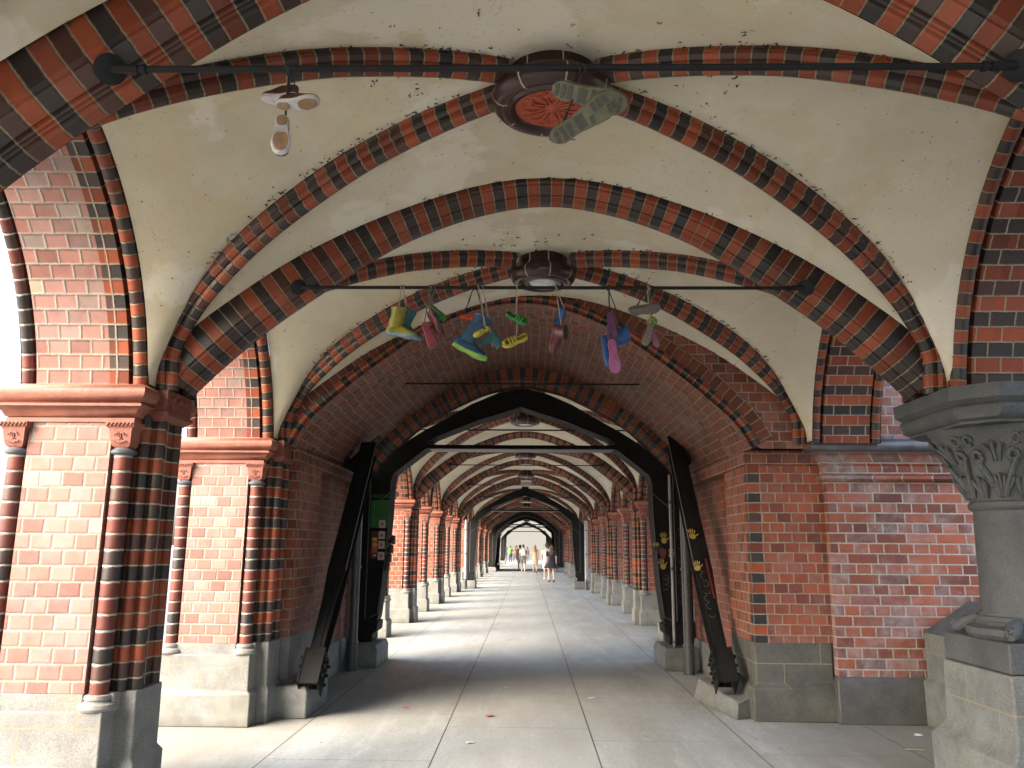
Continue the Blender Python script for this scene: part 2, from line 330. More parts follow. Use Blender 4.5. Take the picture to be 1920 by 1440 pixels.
def circ3(p0,p1,p2,n=24):
    ax,ay=p0;bx,by=p1;cx,cy=p2
    d=2*(ax*(by-cy)+bx*(cy-ay)+cx*(ay-by))
    ux=((ax*ax+ay*ay)*(by-cy)+(bx*bx+by*by)*(cy-ay)+(cx*cx+cy*cy)*(ay-by))/d
    uy=((ax*ax+ay*ay)*(cx-bx)+(bx*bx+by*by)*(ax-cx)+(cx*cx+cy*cy)*(bx-ax))/d
    R=math.hypot(ax-ux,ay-uy); a0=math.atan2(ay-uy,ax-ux); a1=math.atan2(cy-uy,cx-ux)
    return [(ux+R*math.cos(a0+(a1-a0)*k/n),uy+R*math.sin(a0+(a1-a0)*k/n)) for k in range(n+1)]
def spline(P,n=5):     # Catmull-Rom through measured points, mirrored at the apex so the crown stays smooth
    P=[tuple(p) for p in P]; out=[]
    if P[-1][0]==0: ext=[(2*P[0][0]-P[1][0],2*P[0][1]-P[1][1])]+P+[(-P[-2][0],P[-2][1]-.02)]
    else: ext=[P[0]]+P+[P[-1]]
    for i in range(len(P)-1):
        a,b,c,d=ext[i:i+4]
        for k in range(n):
            t=k/n
            out.append(tuple(.5*((2*b[j])+(-a[j]+c[j])*t+(2*a[j]-5*b[j]+4*c[j]-d[j])*t*t+(-a[j]+3*b[j]-3*c[j]+d[j])*t**3) for j in (0,1)))
    out.append(P[-1]); return out
def heightfn(pts):   # pts: list (x,z) with x decreasing -> function of x
    P=sorted(pts)
    def f(x):
        x=abs(x)
        if x>=P[-1][0]: return P[-1][1]
        for (a,za),(b,zb) in zip(P,P[1:]):
            if x<=b: return za+(zb-za)*(x-a)/(b-a+1e-9)
    return f
def fullarch(half):   # half: from spring (x>0) to apex -> full path left..right as (x,z)
    return [(-x,z) for x,z in half]+[(x,z) for x,z in half[::-1][1:]]
def frames2(path):    # normals (outward/up) of a 2D path running left to right
    out=[]
    for i in range(len(path)):
        a=path[max(i-1,0)]; b=path[min(i+1,len(path)-1)]
        t=Vector((b[0]-a[0],b[1]-a[1])).normalized(); out.append((-t.y,t.x))
    return out
ORD=['first','second','third','fourth','fifth','sixth','seventh','eighth','ninth','tenth','eleventh','twelfth']
# ------------------------------------------------------------------ ground and setting
CXN,CXF=.13,-.05
m=MB(); m.quad([(-600,-400,-.03),(600,-400,-.03),(600,900,-.03),(-600,900,-.03)],'ground'); m.build('ground',kind='structure')
m=MB(); m.quad([(-6.5,-12,0),(6.5,-12,0),(6.5,130,0),(-6.5,130,0)],'paving'); m.build('pavement',kind='structure')
# ------------------------------------------------------------------ piers
def colonnette(x,y,parent,cap=True):
    m=MB(); m.tube([(x,y,.70),(x,y,2.17)],.056,'colon',n=14); o=m.build('colonnette',parent)
    m=MB(); m.lathe(x,y,[(.0,.615),(.105,.615),(.112,.63),(.105,.65),(.085,.66),(.075,.668),(.082,.68),(.078,.70),(.06,.705),(0,.705)],'gran',n=18); m.build('base',o)
    m=MB(); m.lathe(x,y,[(.056,2.15),(.06,2.155),(.078,2.165),(.08,2.18),(.066,2.19),(.055,2.2)],'capblk',n=16); m.build('neck_ring',o)
    return o
def console(x,y,sx,sy,parent):
    # terracotta bracket capital: rope band on top, shield shape with relief below, facing -y or +y
    m=MB(); rings=[]
    for z,w,d in ((2.20,.045,.05),(2.215,.058,.062),(2.25,.066,.072),(2.30,.070,.080),(2.325,.078,.088),(2.33,.088,.095),(2.362,.092,.1)):
        rings.append([(x-w,y-d,z),(x+w,y-d,z),(x+w,y+.05,z),(x-w,y+.05,z)])
    if sy>0: rings=[[(p[0],2*y-p[1],p[2]) for p in r][::-1] for r in rings]
    m.ringloft(rings,'terra'); m.quad(rings[0][::-1],'terra')
    k=-1 if sy<0 else 1
    # rope band
    for i in range(7):
        xx=x-.075+i*.025; m.tube([(xx-.008,y+k*.097,2.332),(xx+.008,y+k*.100,2.355)],.006,'terrad',n=5)
    # relief: curling leaf lines
    for s in (-1,1):
        pts=[(x+s*(.012+.018*math.cos(a)),y+k*(.088-.01*abs(a)/3),2.272+.02*math.sin(a)) for a in [i*.45 for i in range(12)]]
        m.tube(pts,.005,'terrad',n=5)
    m.tube([(x-.04,y+k*.078,2.24),(x,y+k*.074,2.228),(x+.04,y+k*.078,2.24)],.005,'terrad',n=5)
    m.build('console',parent)
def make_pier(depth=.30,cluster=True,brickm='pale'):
    """local: x=0 is the face towards the gallery, body runs to x=-.82, y centred"""
    t=thing('brick_pier','x','pier'); X0,X1=-.82,0.0; D=depth
    m=MB()
    # stone plinth
    m.rectloft(X0-.02,X1-.02,-D-.02,D+.02,[(0,.07),(.275,.07),(.305,.035),(.615,.03)],'gran')
    m.rectloft(X0,X1-.0,-D+.06,D-.06,[(.60,.03),(.71,.03)],'gran'); m.box(X0+.12,X1-.14,-D,D,.60,.71,'gran')
    if cluster:
        m.rectloft(-.02,.115,-.17,.17,[(0,.04),(.29,.04),(.33,.012),(.71,.01)],'gran')
    m.build('plinth',t,bevel=.010)
    m=MB(); b0=.71; b1=2.37
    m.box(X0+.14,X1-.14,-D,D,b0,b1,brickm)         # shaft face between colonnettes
    m.box(X0,X1,-D+.10,D-.10,b0,b1,'bands')
    for s in (-1,1):
        m.box(X0+.125,X0+.14,-D*1.0 if s<0 else D-.10, -D+.10 if s<0 else D*1.0,b0,b1,'band') if False else None
    m.build('shaft',t)
    for x in (X0+.065,X1-.065):
        for s in (-1,1):
            colonnette(x,s*(D-.035),t); console(x,s*(D-.04),1,s,t)
    # cornice
    m=MB()
    lv=[(2.36,.0),(2.365,.012),(2.39,.014),(2.395,.006),(2.40,.02),(2.43,.035),(2.455,.065),(2.46,.078),(2.475,.08),(2.48,.06),(2.49,.066),(2.50,.085),(2.53,.106),(2.56,.11),(2.585,.1),(2.6,.075)]
    m.rectloft(X0,X1-.01,-D,D,lv,'terra'); m.build('cornice',t,sharp=50)
    if cluster:
        m=MB(); m.box(-.02,.085,-.15,.15,.71,2.42,'bandv')
        for x,y,r in ((.09,.12,.036),(.09,-.12,.036),(.02,.178,.036),(.02,-.178,.036)):
            m.tube([(x,y,.71),(x,y,2.42)],r,'bandv',n=12)
        m.build('vault_shaft',t)
        m=MB(); m.rectloft(-.01,.15,-.19,.19,[(2.395,-.03),(2.42,0),(2.43,.012),(2.455,.012),(2.46,0),(2.60,0)],'terrad'); 
        for k in range(3):
            z=2.53; y=-.1+.1*k
            m.tube([(.152,y+.03*math.cos(a),z+.035*math.sin(a)) for a in [i*.55 for i in range(10)]],.006,'terrad',n=5)
        for k in range(2):
            m.tube([(.04+.07*k+.026*math.cos(a),-.191,2.53+.035*math.sin(a)) for a in [i*.55 for i in range(10)]],.006,'terrad',n=5)
        m.build('abacus',t)
    return t
PIERY=[-2.45,.15,2.75,5.35,7.95]
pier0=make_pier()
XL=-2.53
pier0.location=(XL,5.35,0); pier0['label']='large brick pier, coloured as in glare, at the left edge, nearest the camera, with terracotta cornice'; pier0['group']='brick piers of the arcade'
dup(pier0,(XL,7.93,0),0,'second brick pier, coloured as in glare, from the left edge, just before the brick barrel vault')
dup(pier0,(XL,2.75,0),0,'brick pier, coloured as in glare, beside the camera under the near end of the first tie rod')
dup(pier0,(XL,.15,0),0,'brick pier, coloured as in glare, on the left behind the camera')
dup(pier0,(XL,-2.45,0),0,'brick pier, coloured as in glare, on the left farthest behind the camera')
small=make_pier(.17,False,'wall')
small.name='narrow_pier'
FARX=2.48
MODS=[(12.0,20.4),(32.4,20.4),(59.6,17.6)]
MAIN=[5.85,11.65,17.5]; INTER=[2.95,8.75,14.6]
WALLP='wall'
firstsmall=True; pf=make_pier(.30,True,'wall'); firstpf=True
for mi,(ys,ln) in enumerate(MODS):
    seq=sorted([(a,0) for a in MAIN if a<ln-1]+[(a,1) for a in INTER if a<ln-1])
    for i,(a,k) in enumerate(seq):
        for s in (-1,1):
            loc=(CXF+s*FARX,ys+a,0); rz=0 if s<0 else PI
            side='left' if s<0 else 'right'
            lab='%s %s pier past the %s steel portal, on the %s side'%(ORD[i],'wide banded brick' if k==0 else 'narrow brick',['first','second','third'][mi],side)
            if k==0:
                if firstpf: pf.location=loc; pf.rotation_euler=(0,0,rz); pf['label']=lab; pf['group']='brick piers of the arcade'; firstpf=False
                else: dup(pf,loc,rz,lab)
            else:
                if firstsmall: small.location=loc; small.rotation_euler=(0,0,rz); small['label']=lab; small['group']='brick piers of the arcade'; firstsmall=False
                else: dup(small,loc,rz,lab)
# ------------------------------------------------------------------ vaults
ASOF=spline([(2.45,2.60),(2.22,2.83),(1.95,3.07),(1.6,3.33),(1.24,3.58),(.9,3.765),(.45,3.925),(0,3.99)],5)      # soffit of a transverse arch
def transverse_arch(cx,Y,half,label,mat='band',name='transverse_arch',w=.18,group='transverse ribs of the gallery'):
    k=half/2.45; path=fullarch([(x*k,z) for x,z in ASOF]); fr=frames2(path)
    P=[(cx+x,Y,z) for x,z in path]; B=[(0,1,0)]*len(P); N=[(n[0],0,n[1]) for n in fr]
    prof=[(-w,.26),(-w,.165),(-w+.022,.150),(-w+.022,.135),(-w+.028,.125),(-.100,.062),(-.094,.075),(-.086,.072),(-.084,.050),(-.076,.040),(-.070,.050),(-.066,.034),(-.058,.026),(-.052,.034),(-.048,.012),(-.035,0)]
    prof=[(a*.88,b*.66+(.22 if i==0 else 0)) for i,(a,b) in enumerate(prof)]; prof=prof+[(-a,b) for a,b in prof[::-1]]
    m=MB(); m.sweep(P,B,N,prof,mat,uoff=.0,voff=.03)
    return m.build(name,None,label,'arch',group,sharp=25)
DPTS=spline([(1.035,2.60),(1.0,2.84),(.93,3.09),(.85,3.27),(.76,3.43),(.65,3.58),(.52,3.725),(.4,3.83),(.2,3.94),(0,3.975)],4)
def Dz(u):
    return _D(u)
_D=heightfn(DPTS)
_A=heightfn(spline([(1,2.76),(.93,3.0),(.83,3.22),(.68,3.50),(.52,3.73),(.37,3.90),(.18,4.06),(0,4.115)],5))
_Wn=heightfn([(x,z) for x,z in circ3((1.0,2.60),(.62,3.50),(0,4.03),24)])      # near wall arch, metres
_Wf=heightfn([(x,z) for x,z in circ3((2.66,2.60),(1.5,3.62),(0,4.02),24)])
def rib_profile():
    p=[(-.098,.22),(-.098,.125),(-.084,.112),(-.078,.095),(-.088,.085),(-.088,.060),(-.064,.040),(-.052,.05)]
    for a in range(0,7): 
        t=PI+a*PI/6*.5*2/2
    for k in range(7): 
        a=PI+k*PI/6
        p.append((.052*math.cos(a),.032+.048*math.sin(a)))
    p+=[(-x,y) for x,y in p[:8][::-1]]
    return p
RP=[(x*.84,y*.92) for x,y in rib_profile()]
def vault_bay(cx,yc,hx,hy,Wf,label,soot=0,lamp=False,boss=True,group='rib-vaulted bays',rise=0.0,bs=.98):
    def Dz(u): return _D(u)+rise*max(0,1-abs(u))**.5
    t=thing('vault_bay',label,'vault',(cx,yc,0),0,group)
    n=22
    f=[math.sin(PI/2*k/n) for k in range(-n,n+1)]
    def zz(a,b):
        u,v=abs(a),abs(b)
        if v>=u: s=(v-u)/(1-u+1e-6); z=(Dz(u)+.10)*(1-s)+_A(u)*s if u<1 else _D(1)+.1
        else: s=(u-v)/(1-v+1e-6); z=(Dz(v)+.10)*(1-s)+max(Wf(v*hy)+.02,2.6)*s
        return z
    m=MB(); N=len(f); base=0
    for a in f:
        for b in f: m.v.append((a*hx,b*hy,zz(a,b)))
    for i in range(N-1):
        for j in range(N-1):
            A,B_,C,D=i*N+j,i*N+j+1,(i+1)*N+j+1,(i+1)*N+j
            if (f[i]+f[i+1])*(f[j]+f[j+1])>0: tr=((A,B_,C),(A,C,D))
            else: tr=((A,B_,D),(B_,C,D))
            for q in tr: m.face(q,[(0,0)]*3,'plaster')
    m.build('plaster_web',t,sharp=60,weld=False)
    for sx,sy in ((-1,-1),(-1,1),(1,-1),(1,1)):
        us=[math.sin(PI/2*k/30) for k in range(31)][::-1]
        us=[.10+u*.935 for u in us]
        P=[(sx*hx*min(u,1.0)*.955,sy*hy*u*.985,Dz(u)) for u in us]
        B=[];Nn=[]
        h=Vector((sx*hx,sy*hy,0)).normalized(); bb=Vector((-h.y,h.x,0))
        for i in range(len(P)):
            a=Vector(P[max(i-1,0)]);c=Vector(P[min(i+1,len(P)-1)]); tg=(c-a).normalized(); nn=bb.cross(tg).normalized()
            if nn.z<0 or (abs(nn.z)<.01): nn=-nn if nn.z<0 else nn
            B.append(bb);Nn.append(nn)
        m=MB(); m.sweep(P,B,Nn,RP,'band',uoff=.03,voff=random.random()*.05); m.build('diagonal_rib',t,sharp=25)
    if boss:
        zb=Dz(0)-.12; m=MB()
        pr=[(.175,zb+.01),(.185,zb-.012),(.205,zb-.016),(.215,zb+.0),(.235,zb-.006),(.262,zb+.004),(.285,zb+.035),(.292,zb+.07),(.28,zb+.095),(.252,zb+.115),(.225,zb+.135),(.215,zb+.16),(.215,zb+.38)]
        pr=[(r*bs,z) for r,z in pr]; m.lathe(0,0,pr,'glaze',n=48)
        bo=m.build('boss',t,sharp=60)
        g=MB()
        for k in range(8):
            a=k*PI/4+.2; 
            for (r0,z0),(r1,z1) in zip(pr[3:],pr[4:]):
                c,s_=math.cos(a),math.sin(a); e=.004
                P4=[(r0*c+s_*e+c*.0012,r0*s_-c*e+s_*.0012,z0-.0015),(r1*c+s_*e+c*.0015,r1*s_-c*e+s_*.0015,z1-.0008),(r1*c-s_*e+c*.0015,r1*s_+c*e+s_*.0015,z1-.0008),(r0*c-s_*e+c*.0012,r0*s_+c*e+s_*.0012,z0-.0015)]
                g.quad(P4,'grout')
        g.build('joint',bo)
        if lamp:
            m=MB(); m.lathe(0,0,[(0,zb-.02),(.06,zb-.018),(.11,zb-.008),(.13,zb+.012)],'glass',n=28); m.lathe(0,0,[(.128,zb+.01),(.135,zb-.008),(.15,zb-.012),(.162,zb-.004),(.178,zb+.012)],'ringgrey',n=28)
            m.build('lamp',bo)
        else:
            m=MB(); m.lathe(0,0,[(0,zb+.014),(.182,zb+.010),(.186,zb+.03)],'rosette',n=32)
            for k in range(8):
                a=k*PI/4
                for s_ in (-1,1):
                    m.tube([((.03+.115*q)*math.cos(a+s_*.28*math.sin(q*PI)),(.03+.115*q)*math.sin(a+s_*.28*math.sin(q*PI)),zb+.012-.008*math.sin(q*PI)) for q in [i/7 for i in range(8)]],.0055,'rosette',n=5)
                a+=PI/8; cx_,cy_=.132*math.cos(a),.132*math.sin(a)
                m.tube([(cx_+.022*math.cos(b),cy_+.022*math.sin(b),zb+.010) for b in [i*.6 for i in range(11)]],.006,'rosette',n=5)
            m.lathe(0,0,[(0,zb-.006),(.015,zb-.004),(.028,zb+.006),(.034,zb+.014)],'rosette',n=14)
            m.v=[(x*bs,y*bs,z) for x,y,z in m.v]; m.build('rosette',bo)
    if soot:
        m=MB()
        for q in range(soot):
            if random.random()<.7:
                sx=random.choice((-1,1)); sy=random.choice((-1,1)); u=random.random()**.7*.85+.06
                px,py=sx*hx*u*.965,sy*hy*u*.965; off=random.choice((-1,1))*.085
                h=Vector((sx*hx,sy*hy)).normalized(); px-=h.y*off; py+=h.x*off
            else:
                u=random.uniform(-.8,.8); px=u*hx; py=random.choice((-1,1))*(hy-.01)
                if random.random()<.5: px*=.5; py=random.gauss(0,.3)*hy
            a,b=max(-.99,min(.99,px/hx)),max(-.99,min(.99,py/hy)); z=zz(a,b)
            for w in range(random.randint(1,4)):
                L=random.uniform(.006,.028); d=Vector((random.gauss(0,1),random.gauss(0,1),random.uniform(-.7,0))).normalized()*L
                c=Vector((px+random.gauss(0,.012),py+random.gauss(0,.012),z-.001)); e=Vector((random.gauss(0,1),random.gauss(0,1),0)).normalized()*random.uniform(.002,.007)
                m.quad([c-e,c+d*.5-e*.5-Vector((0,0,.004)),c+d,c+e],'soot')
                m.quad([c-e+Vector((0,0,.004)),c+e*.3-Vector((0,0,.009)),c+d*.4,c+e],'soot')
        m.build('cobweb_tufts',t,kind='stuff',weld=False)
    return t
HYN=1.12
vb0=vault_bay(CXN,1.45,2.6,HYN,_Wn,'vaulted bay right above the camera, cut by the top edge of the photo',150)
vb1=vault_bay(CXN,4.05,2.6,HYN,_Wn,'nearest full vaulted bay, its round boss carrying an orange flower rosette',650,rise=.12,bs=1.17)
vb2=vault_bay(CXN,6.68,2.6,1.15,_Wn,'second vaulted bay, its round boss carrying a round frosted lamp',1000,lamp=True)
vbm=vault_bay(CXN,-1.15,2.6,HYN,_Wn,'vaulted bay behind the camera')
transverse_arch(CXN,5.35,2.43,'wide red and black brick arch behind the near boss, springing from the granite column')
transverse_arch(CXN,2.75,2.43,'nearest red and black brick arch, crossing both top corners of the photo')
transverse_arch(CXN,.15,2.43,'red and black brick arch directly above the camera')
transverse_arch(CXN,-2.45,2.43,'red and black brick arch behind the camera')
# far vaults
firstfar=None; firstarch=None; n_b=0
for mi,(ys,ln) in enumerate(MODS):
    starts=[0,5.85,11.65,17.5]; pnm=['first','second','third'][mi]
    for i,a in enumerate(starts):
        if a>=ln-1: continue
        e=starts[i+1] if i<3 else ln
        e=min(e,ln)
        hy=(e-a)/2; yc=ys+(a+e)/2
        if hy>2:
            lab='%s cream vaulted bay past the %s steel portal'%(ORD[i],pnm)
            if firstfar is None: firstfar=vault_bay(CXF,yc,2.5,2.9-.17,_Wf,lab,60,lamp=True)
            else: dup(firstfar,(CXF,yc,0),0,lab)
        else:
            vault_bay(CXF,yc,2.5,hy-.17,_Wn,'short vaulted bay just before the %s steel portal'%ORD[mi+1],0,boss=False)
        if i>0:
            lab='%s banded brick arch past the %s steel portal'%(ORD[i-1],pnm)
            if firstarch is None: firstarch=transverse_arch(0,0,2.33,lab); firstarch.location=(CXF,ys+a,0)
            else: dup(firstarch,(CXF,ys+a,0),0,lab)
        else:
            pass
dup(firstarch,(CXF,52.6,0),0,'banded brick arch just before the third steel portal')
# ------------------------------------------------------------------ arcade walls
def arcade(x_in,sgn,yc,Wpts,top,label,mats=('band','pale','black'),thick=.82,hs=4.2,outer=True,name='arcade_arch',group='arcade arches along the sides'):
    """sgn -1: left wall (opening wall lies towards -x)"""
    half=[(x,z) for x,z in Wpts]; path=fullarch(half); fr=frames2(path)
    P=[(0,y,z) for y,z in path]; N=[(0,n[0],n[1]) for n in fr]; B=[(sgn,0,0)]*len(P)
    t=thing(name,label,'arch',(x_in,yc,0),0,group)
    # inner roll moulding
    r=[(-.0,.09),(-.01,.04)]+[(.035-.05*math.cos(a),.012-.05*math.sin(a)+.02) for a in [k*PI/6 for k in range(0,7)]]+[(.088,.05),(.10,.055)]
    m=MB(); m.sweep(P,B,N,r,mats[0],uoff=.02); m.build('inner_roll',t,sharp=30)
    pr=[(.10,.055),(.105,.0),(.23,.0)]; m=MB(); m.sweep(P,B,N,pr,'quoin' if mats[1]!='bands' else 'bands',uoff=.0)
    pr=[(.23,.0),(thick-.11,.0)]; m.sweep(P,B,N,pr,mats[1],uoff=.02)
    pr=[(thick-.11,.0),(thick-.105,.05),(thick-.09,.05)]; m.sweep(P,B,N,pr,mats[1]); m.build('soffit',t,sharp=25)
    r=[(thick-.09,.05)]+[(thick-.045-.045*math.cos(a),.03-.045*math.sin(a)) for a in [k*PI/6 for k in range(0,7)]]+[(thick+.005,.2)]
    m=MB(); m.sweep(P,B,N,r,mats[2],uoff=.02); m.build('outer_roll',t,sharp=30)
    m=MB(); xx=sgn*(thick+.0)
    for (y0,z0),(y1,z1) in zip(path,path[1:]): m.quad([(xx,y0,z0+.03),(xx,y1,z1+.03),(xx,y1,top),(xx,y0,top)],'wall')
    y0=path[0][0]; hp=.3
    m.quad([(xx,y0-.36,2.6),(xx,y0,2.6),(xx,y0,top),(xx,y0-.36,top)],'wall'); m.quad([(xx,-y0+.36,2.6),(xx,-y0,2.6),(xx,-y0,top),(xx,-y0+.36,top)],'wall')
    m.quad([(0.02*sgn,y0-.3,2.6),(0.02*sgn,y0,2.6),(0.02*sgn,y0,2.95),(0.02*sgn,y0-.3,hs)],'wall')
    m.quad([(0.02*sgn,-y0+.3,2.6),(0.02*sgn,-y0,2.6),(0.02*sgn,-y0,2.95),(0.02*sgn,-y0+.3,hs)],'wall')
    m.build('spandrel',t); return t
WN=circ3((1.0,2.60),(.62,3.50),(0,4.03),24)
WS=circ3((1.16,2.60),(.66,3.22),(0,3.62),20)
arcade(-2.49,-1,4.05,WN,4.6,'nearest left arcade arch, its soffit curving up from the big left pier')
arcade(-2.49,-1,6.65,WN,4.6,'left arcade arch between the first and second left piers')
arcade(-2.49,-1,1.45,WN,4.6,'left arcade arch beside the camera')
arcade(-2.49,-1,-1.15,WN,4.6,'left arcade arch behind the camera')
RM=('band','bands','band')
arcade(2.72,1,4.05,WN,4.6,'nearest right arcade arch, rising from the granite column at the right edge',RM,.75)
arcade(2.74,1,6.67,[(x*1.05,z) for x,z in WN],4.6,'right arcade arch between granite column and tower wall',RM,.66)
arcade(2.72,1,1.45,WN,4.6,'right arcade arch beside the camera',RM,.75)
arcade(2.72,1,-1.15,WN,4.6,'right arcade arch behind the camera',RM,.75)
fa=None
for mi,(ys,ln) in enumerate(MODS):
    P_=[0]+sorted([a for a in MAIN+INTER if a<ln-1])+[ln]
    for i,(a,b) in enumerate(zip(P_,P_[1:])):
        for s in (-1,1):
            lab='%s arcade arch past the %s steel portal, on the %s side'%(ORD[i],['first','second','third'][mi],'left' if s<0 else 'right')
            loc=(CXF+s*(FARX-.03),ys+(a+b)/2,0)
            if fa is None: fa=arcade(0,-1,0,WS,4.6,lab,('band','wall','band'),hs=2.75); fa.location=loc; 
            else: dup(fa,loc,0 if s<0 else PI,lab)
    # lunette walls (plaster) between small arches and the vault
    mm=[a for a in [0]+MAIN if a<ln-1]+[ln]
    for i,(a,b) in enumerate(zip(mm,mm[1:])):
        for s in (-1,1):
            m=MB(); yc=ys+(a+b)/2; H=(b-a)/2
            Wf=_Wf if H>2 else _Wn; ws=heightfn(WS)
            cs=[ys+(p+q)/2 for p,q in zip(P_,P_[1:])]
            nn=60
            for k in range(nn):
                y0=yc-H+2*H*k/nn; y1=yc-H+2*H*(k+1)/nn
                def lo(y): 
                    d=min(abs(y-c) for c in cs); return ws(d)+.05 if d<1.16 else 2.6
                def hi(y): return max(Wf(y-yc)+.04,2.62)
                x=CXF+s*(FARX+.01)
                if hi(y0)>lo(y0) or hi(y1)>lo(y1):
                    m.quad([(x,y0,min(lo(y0),hi(y0))),(x,y1,min(lo(y1),hi(y1))),(x,y1,hi(y1)),(x,y0,hi(y0))],'plaster')
            if m.v: m.build('lunette_wall',None,'cream lunette above the %s pair of small arches past the %s portal, %s side'%(ORD[i],['first','second','third'][mi],'left' if s<0 else 'right'),'wall','plaster lunettes')
# ------------------------------------------------------------------ unseen slab added above the vaults to keep the sky out
m=MB(); m.box(-3.4,3.55,-6,77.7,4.42,4.9,'deck'); m.build('sky_block_slab',None,'unseen slab added on top of the brick vaults to block the sky','sky blocker')
# ------------------------------------------------------------------ tower barrel vaults
BC=-.07
def barrel(y0,y1,label,spandrel=True):
    t=thing('barrel_vault',label,'vault')
    def arc(h,dz): return fullarch(spline([(h,2.56),(h*.93,2.80+dz*.4),(h*.77,3.12+dz),(h*.62,3.39+dz),(h*.42,3.71+dz),(h*.2,3.93+dz),(0,4.0+dz)],5))
    segs=[(y0,y0+.46,2.26,.03),(y0+.46,y0+.95,2.29,.07),(y0+.95,y1,2.33,.12)]
    m=MB(); prev=None
    for a,b,h,dz in segs:
        path=arc(h,dz); L=0; ls=[0]
        for p,q in zip(path,path[1:]): L+=math.dist(p,q); ls.append(L)
        m.grid([[(BC+x,a,z),(BC+x,b,z)] for x,z in path],[[(a,l),(b,l)] for l in ls],'barrel')
        if prev: m.grid([[(BC+x,a,z),(BC+p,a,q)] for (x,z),(p,q) in zip(path,prev)],[[(0,l),(.04,l)] for l in ls],'capblk')
        prev=path
    m.build('brick_soffit',t,sharp=30)
    path=arc(2.27,.04); fr=frames2(path); P=[(BC+x,y0,z) for x,z in path]
    m=MB(); m.sweep(P,[(0,1,0)]*len(P),[(n[0],0,n[1]) for n in fr],[(.14,-.01),(.06,-.012),(.045,0),(.03,.03),(.02,.02),(0,.03),(-.01,.05),(0,.07),(.02,.08),(.02,.10)],'band'); m.build('ring_moulding',t,sharp=30)
    m=MB(); m.sweep(P,[(0,1,0)]*len(P),[(n[0],0,n[1]) for n in fr],[(.022,.10),(.022,.24)],'vous'); m.build('voussoir_ring',t)
    if spandrel:
        m=MB(); yy=y0+.03
        xs=[-2.62+5.65*k/60 for k in range(61)]
        f1=heightfn([(abs(x),z) for x,z in arc(2.27,.04)]); 
        for xa,xb in zip(xs,xs[1:]):
            lo=[f1(x-BC)+.05 if abs(x-BC)<2.27 else 2.56 for x in (xa,xb)]
            m.quad([(xa,yy,lo[0]),(xb,yy,lo[1]),(xb,yy,4.45),(xa,yy,4.45)],'wall')
        m.build('spandrel_wall',t)
    # end ring
    pe=fullarch(spline([(2.25,2.46),(2.0,2.76),(1.43,3.29),(.73,3.68),(.35,3.81),(0,3.86)],5)); fr=frames2(pe); P=[(BC+x,y1-.3,z) for x,z in pe]
    m=MB(); m.sweep(P,[(0,1,0)]*len(P),[(n[0],0,n[1]) for n in fr],[(0,.30),(0,.12),(.03,.11),(.035,.09),(.02,.08),(.03,.05),(.07,.02),(.10,0),(.30,0),(.30,.16)],'band'); m.build('end_ring',t,sharp=25)
    return t
barrel(7.82,11.5,'red brick barrel vault of the near tower, behind the hanging shoes')
barrel(53.3,59.4,'red brick barrel vault of the far tower deep in the gallery')
# side walls of tower passages
def quoinface(m,x0,x1,y,z0,z1,mat):  # brick face towards -y with banded corner strip at x0
    m.quad([(x0,y,z0),(x0+.13,y,z0),(x0+.13,y,z1),(x0,y,z1)],'quoin',[(0.001,z0),(.129,z0),(.129,z1),(0.001,z1)])
    m.quad([(x0+.13,y,z0),(x1,y,z0),(x1,y,z1),(x0+.13,y,z1)],mat)
def towerwalls(y0,y1,nm):
    # left
    t=thing('passage_wall','red brick passage wall on the left side of the %s barrel vault'%nm,'wall')
    m=MB(); m.box(-3.3,-2.34,y0+.35,y0+1.25,.71,2.42,'wall'); m.box(-3.3,-2.45,y0+1.25,y1,.40,2.42,'wall')
    m.quad([(-2.338,y0+.36,.71),(-2.338,y0+.49,.71),(-2.338,y0+.49,2.42),(-2.338,y0+.36,2.42)],'quoin',[(.001,.71),(.129,.71),(.129,2.42),(.001,2.42)]) if False else None
    m.build('brickwork',t)
    m=MB(); m.rectloft(-3.3,-2.34,y0+.35,y0+1.25,[(0,.06),(.29,.06),(.33,.012),(.71,.01)],'gran'); m.rectloft(-3.3,-2.45,y0+1.25,y1,[(0,.03),(.37,.03),(.40,.01)],'gran'); m.build('stone_base',t,bevel=.01)
    m=MB(); m.rectloft(-3.3,-2.34,y0+.2,y1,[(2.42,.01),(2.425,.022),(2.57,.022)],'barrel'); m.build('impost_band',t,bevel=.006)
    t=thing('passage_wall','red brick passage wall with black corner bricks on the right side of the %s barrel vault'%nm,'wall')
    m=MB()
    yf=y0+.28
    m.box(2.2,3.0,yf+.002,yf+.9,.71,2.42,'wall'); m.box(2.32,3.0,yf+.9,y1,.40,2.42,'wall')
    quoinface(m,2.2,2.96,yf,.71,2.42,'wall')
    m.quad([(2.199,yf,.71),(2.199,yf+.10,.71),(2.199,yf+.10,2.42),(2.199,yf,2.42)],'quoin',[(.001,.71),(.11,.71),(.11,2.42),(.001,2.42)])
    m.build('brickwork',t)
    m=MB(); m.rectloft(2.2,2.93,yf,yf+.9,[(0,.05),(.30,.05),(.335,.0),(.71,.004)],'granm'); m.rectloft(2.32,3.0,yf+.9,y1,[(0,.03),(.37,.03),(.40,.01)],'gran'); m.build('stone_base',t,bevel=.01)
    m=MB(); m.rectloft(2.2,3.0,yf,y1,[(2.42,.01),(2.425,.022),(2.57,.022)],'barrel'); m.build('impost_band',t,bevel=.006)
towerwalls(7.82,11.5,'near'); towerwalls(53.3,59.4,'far')
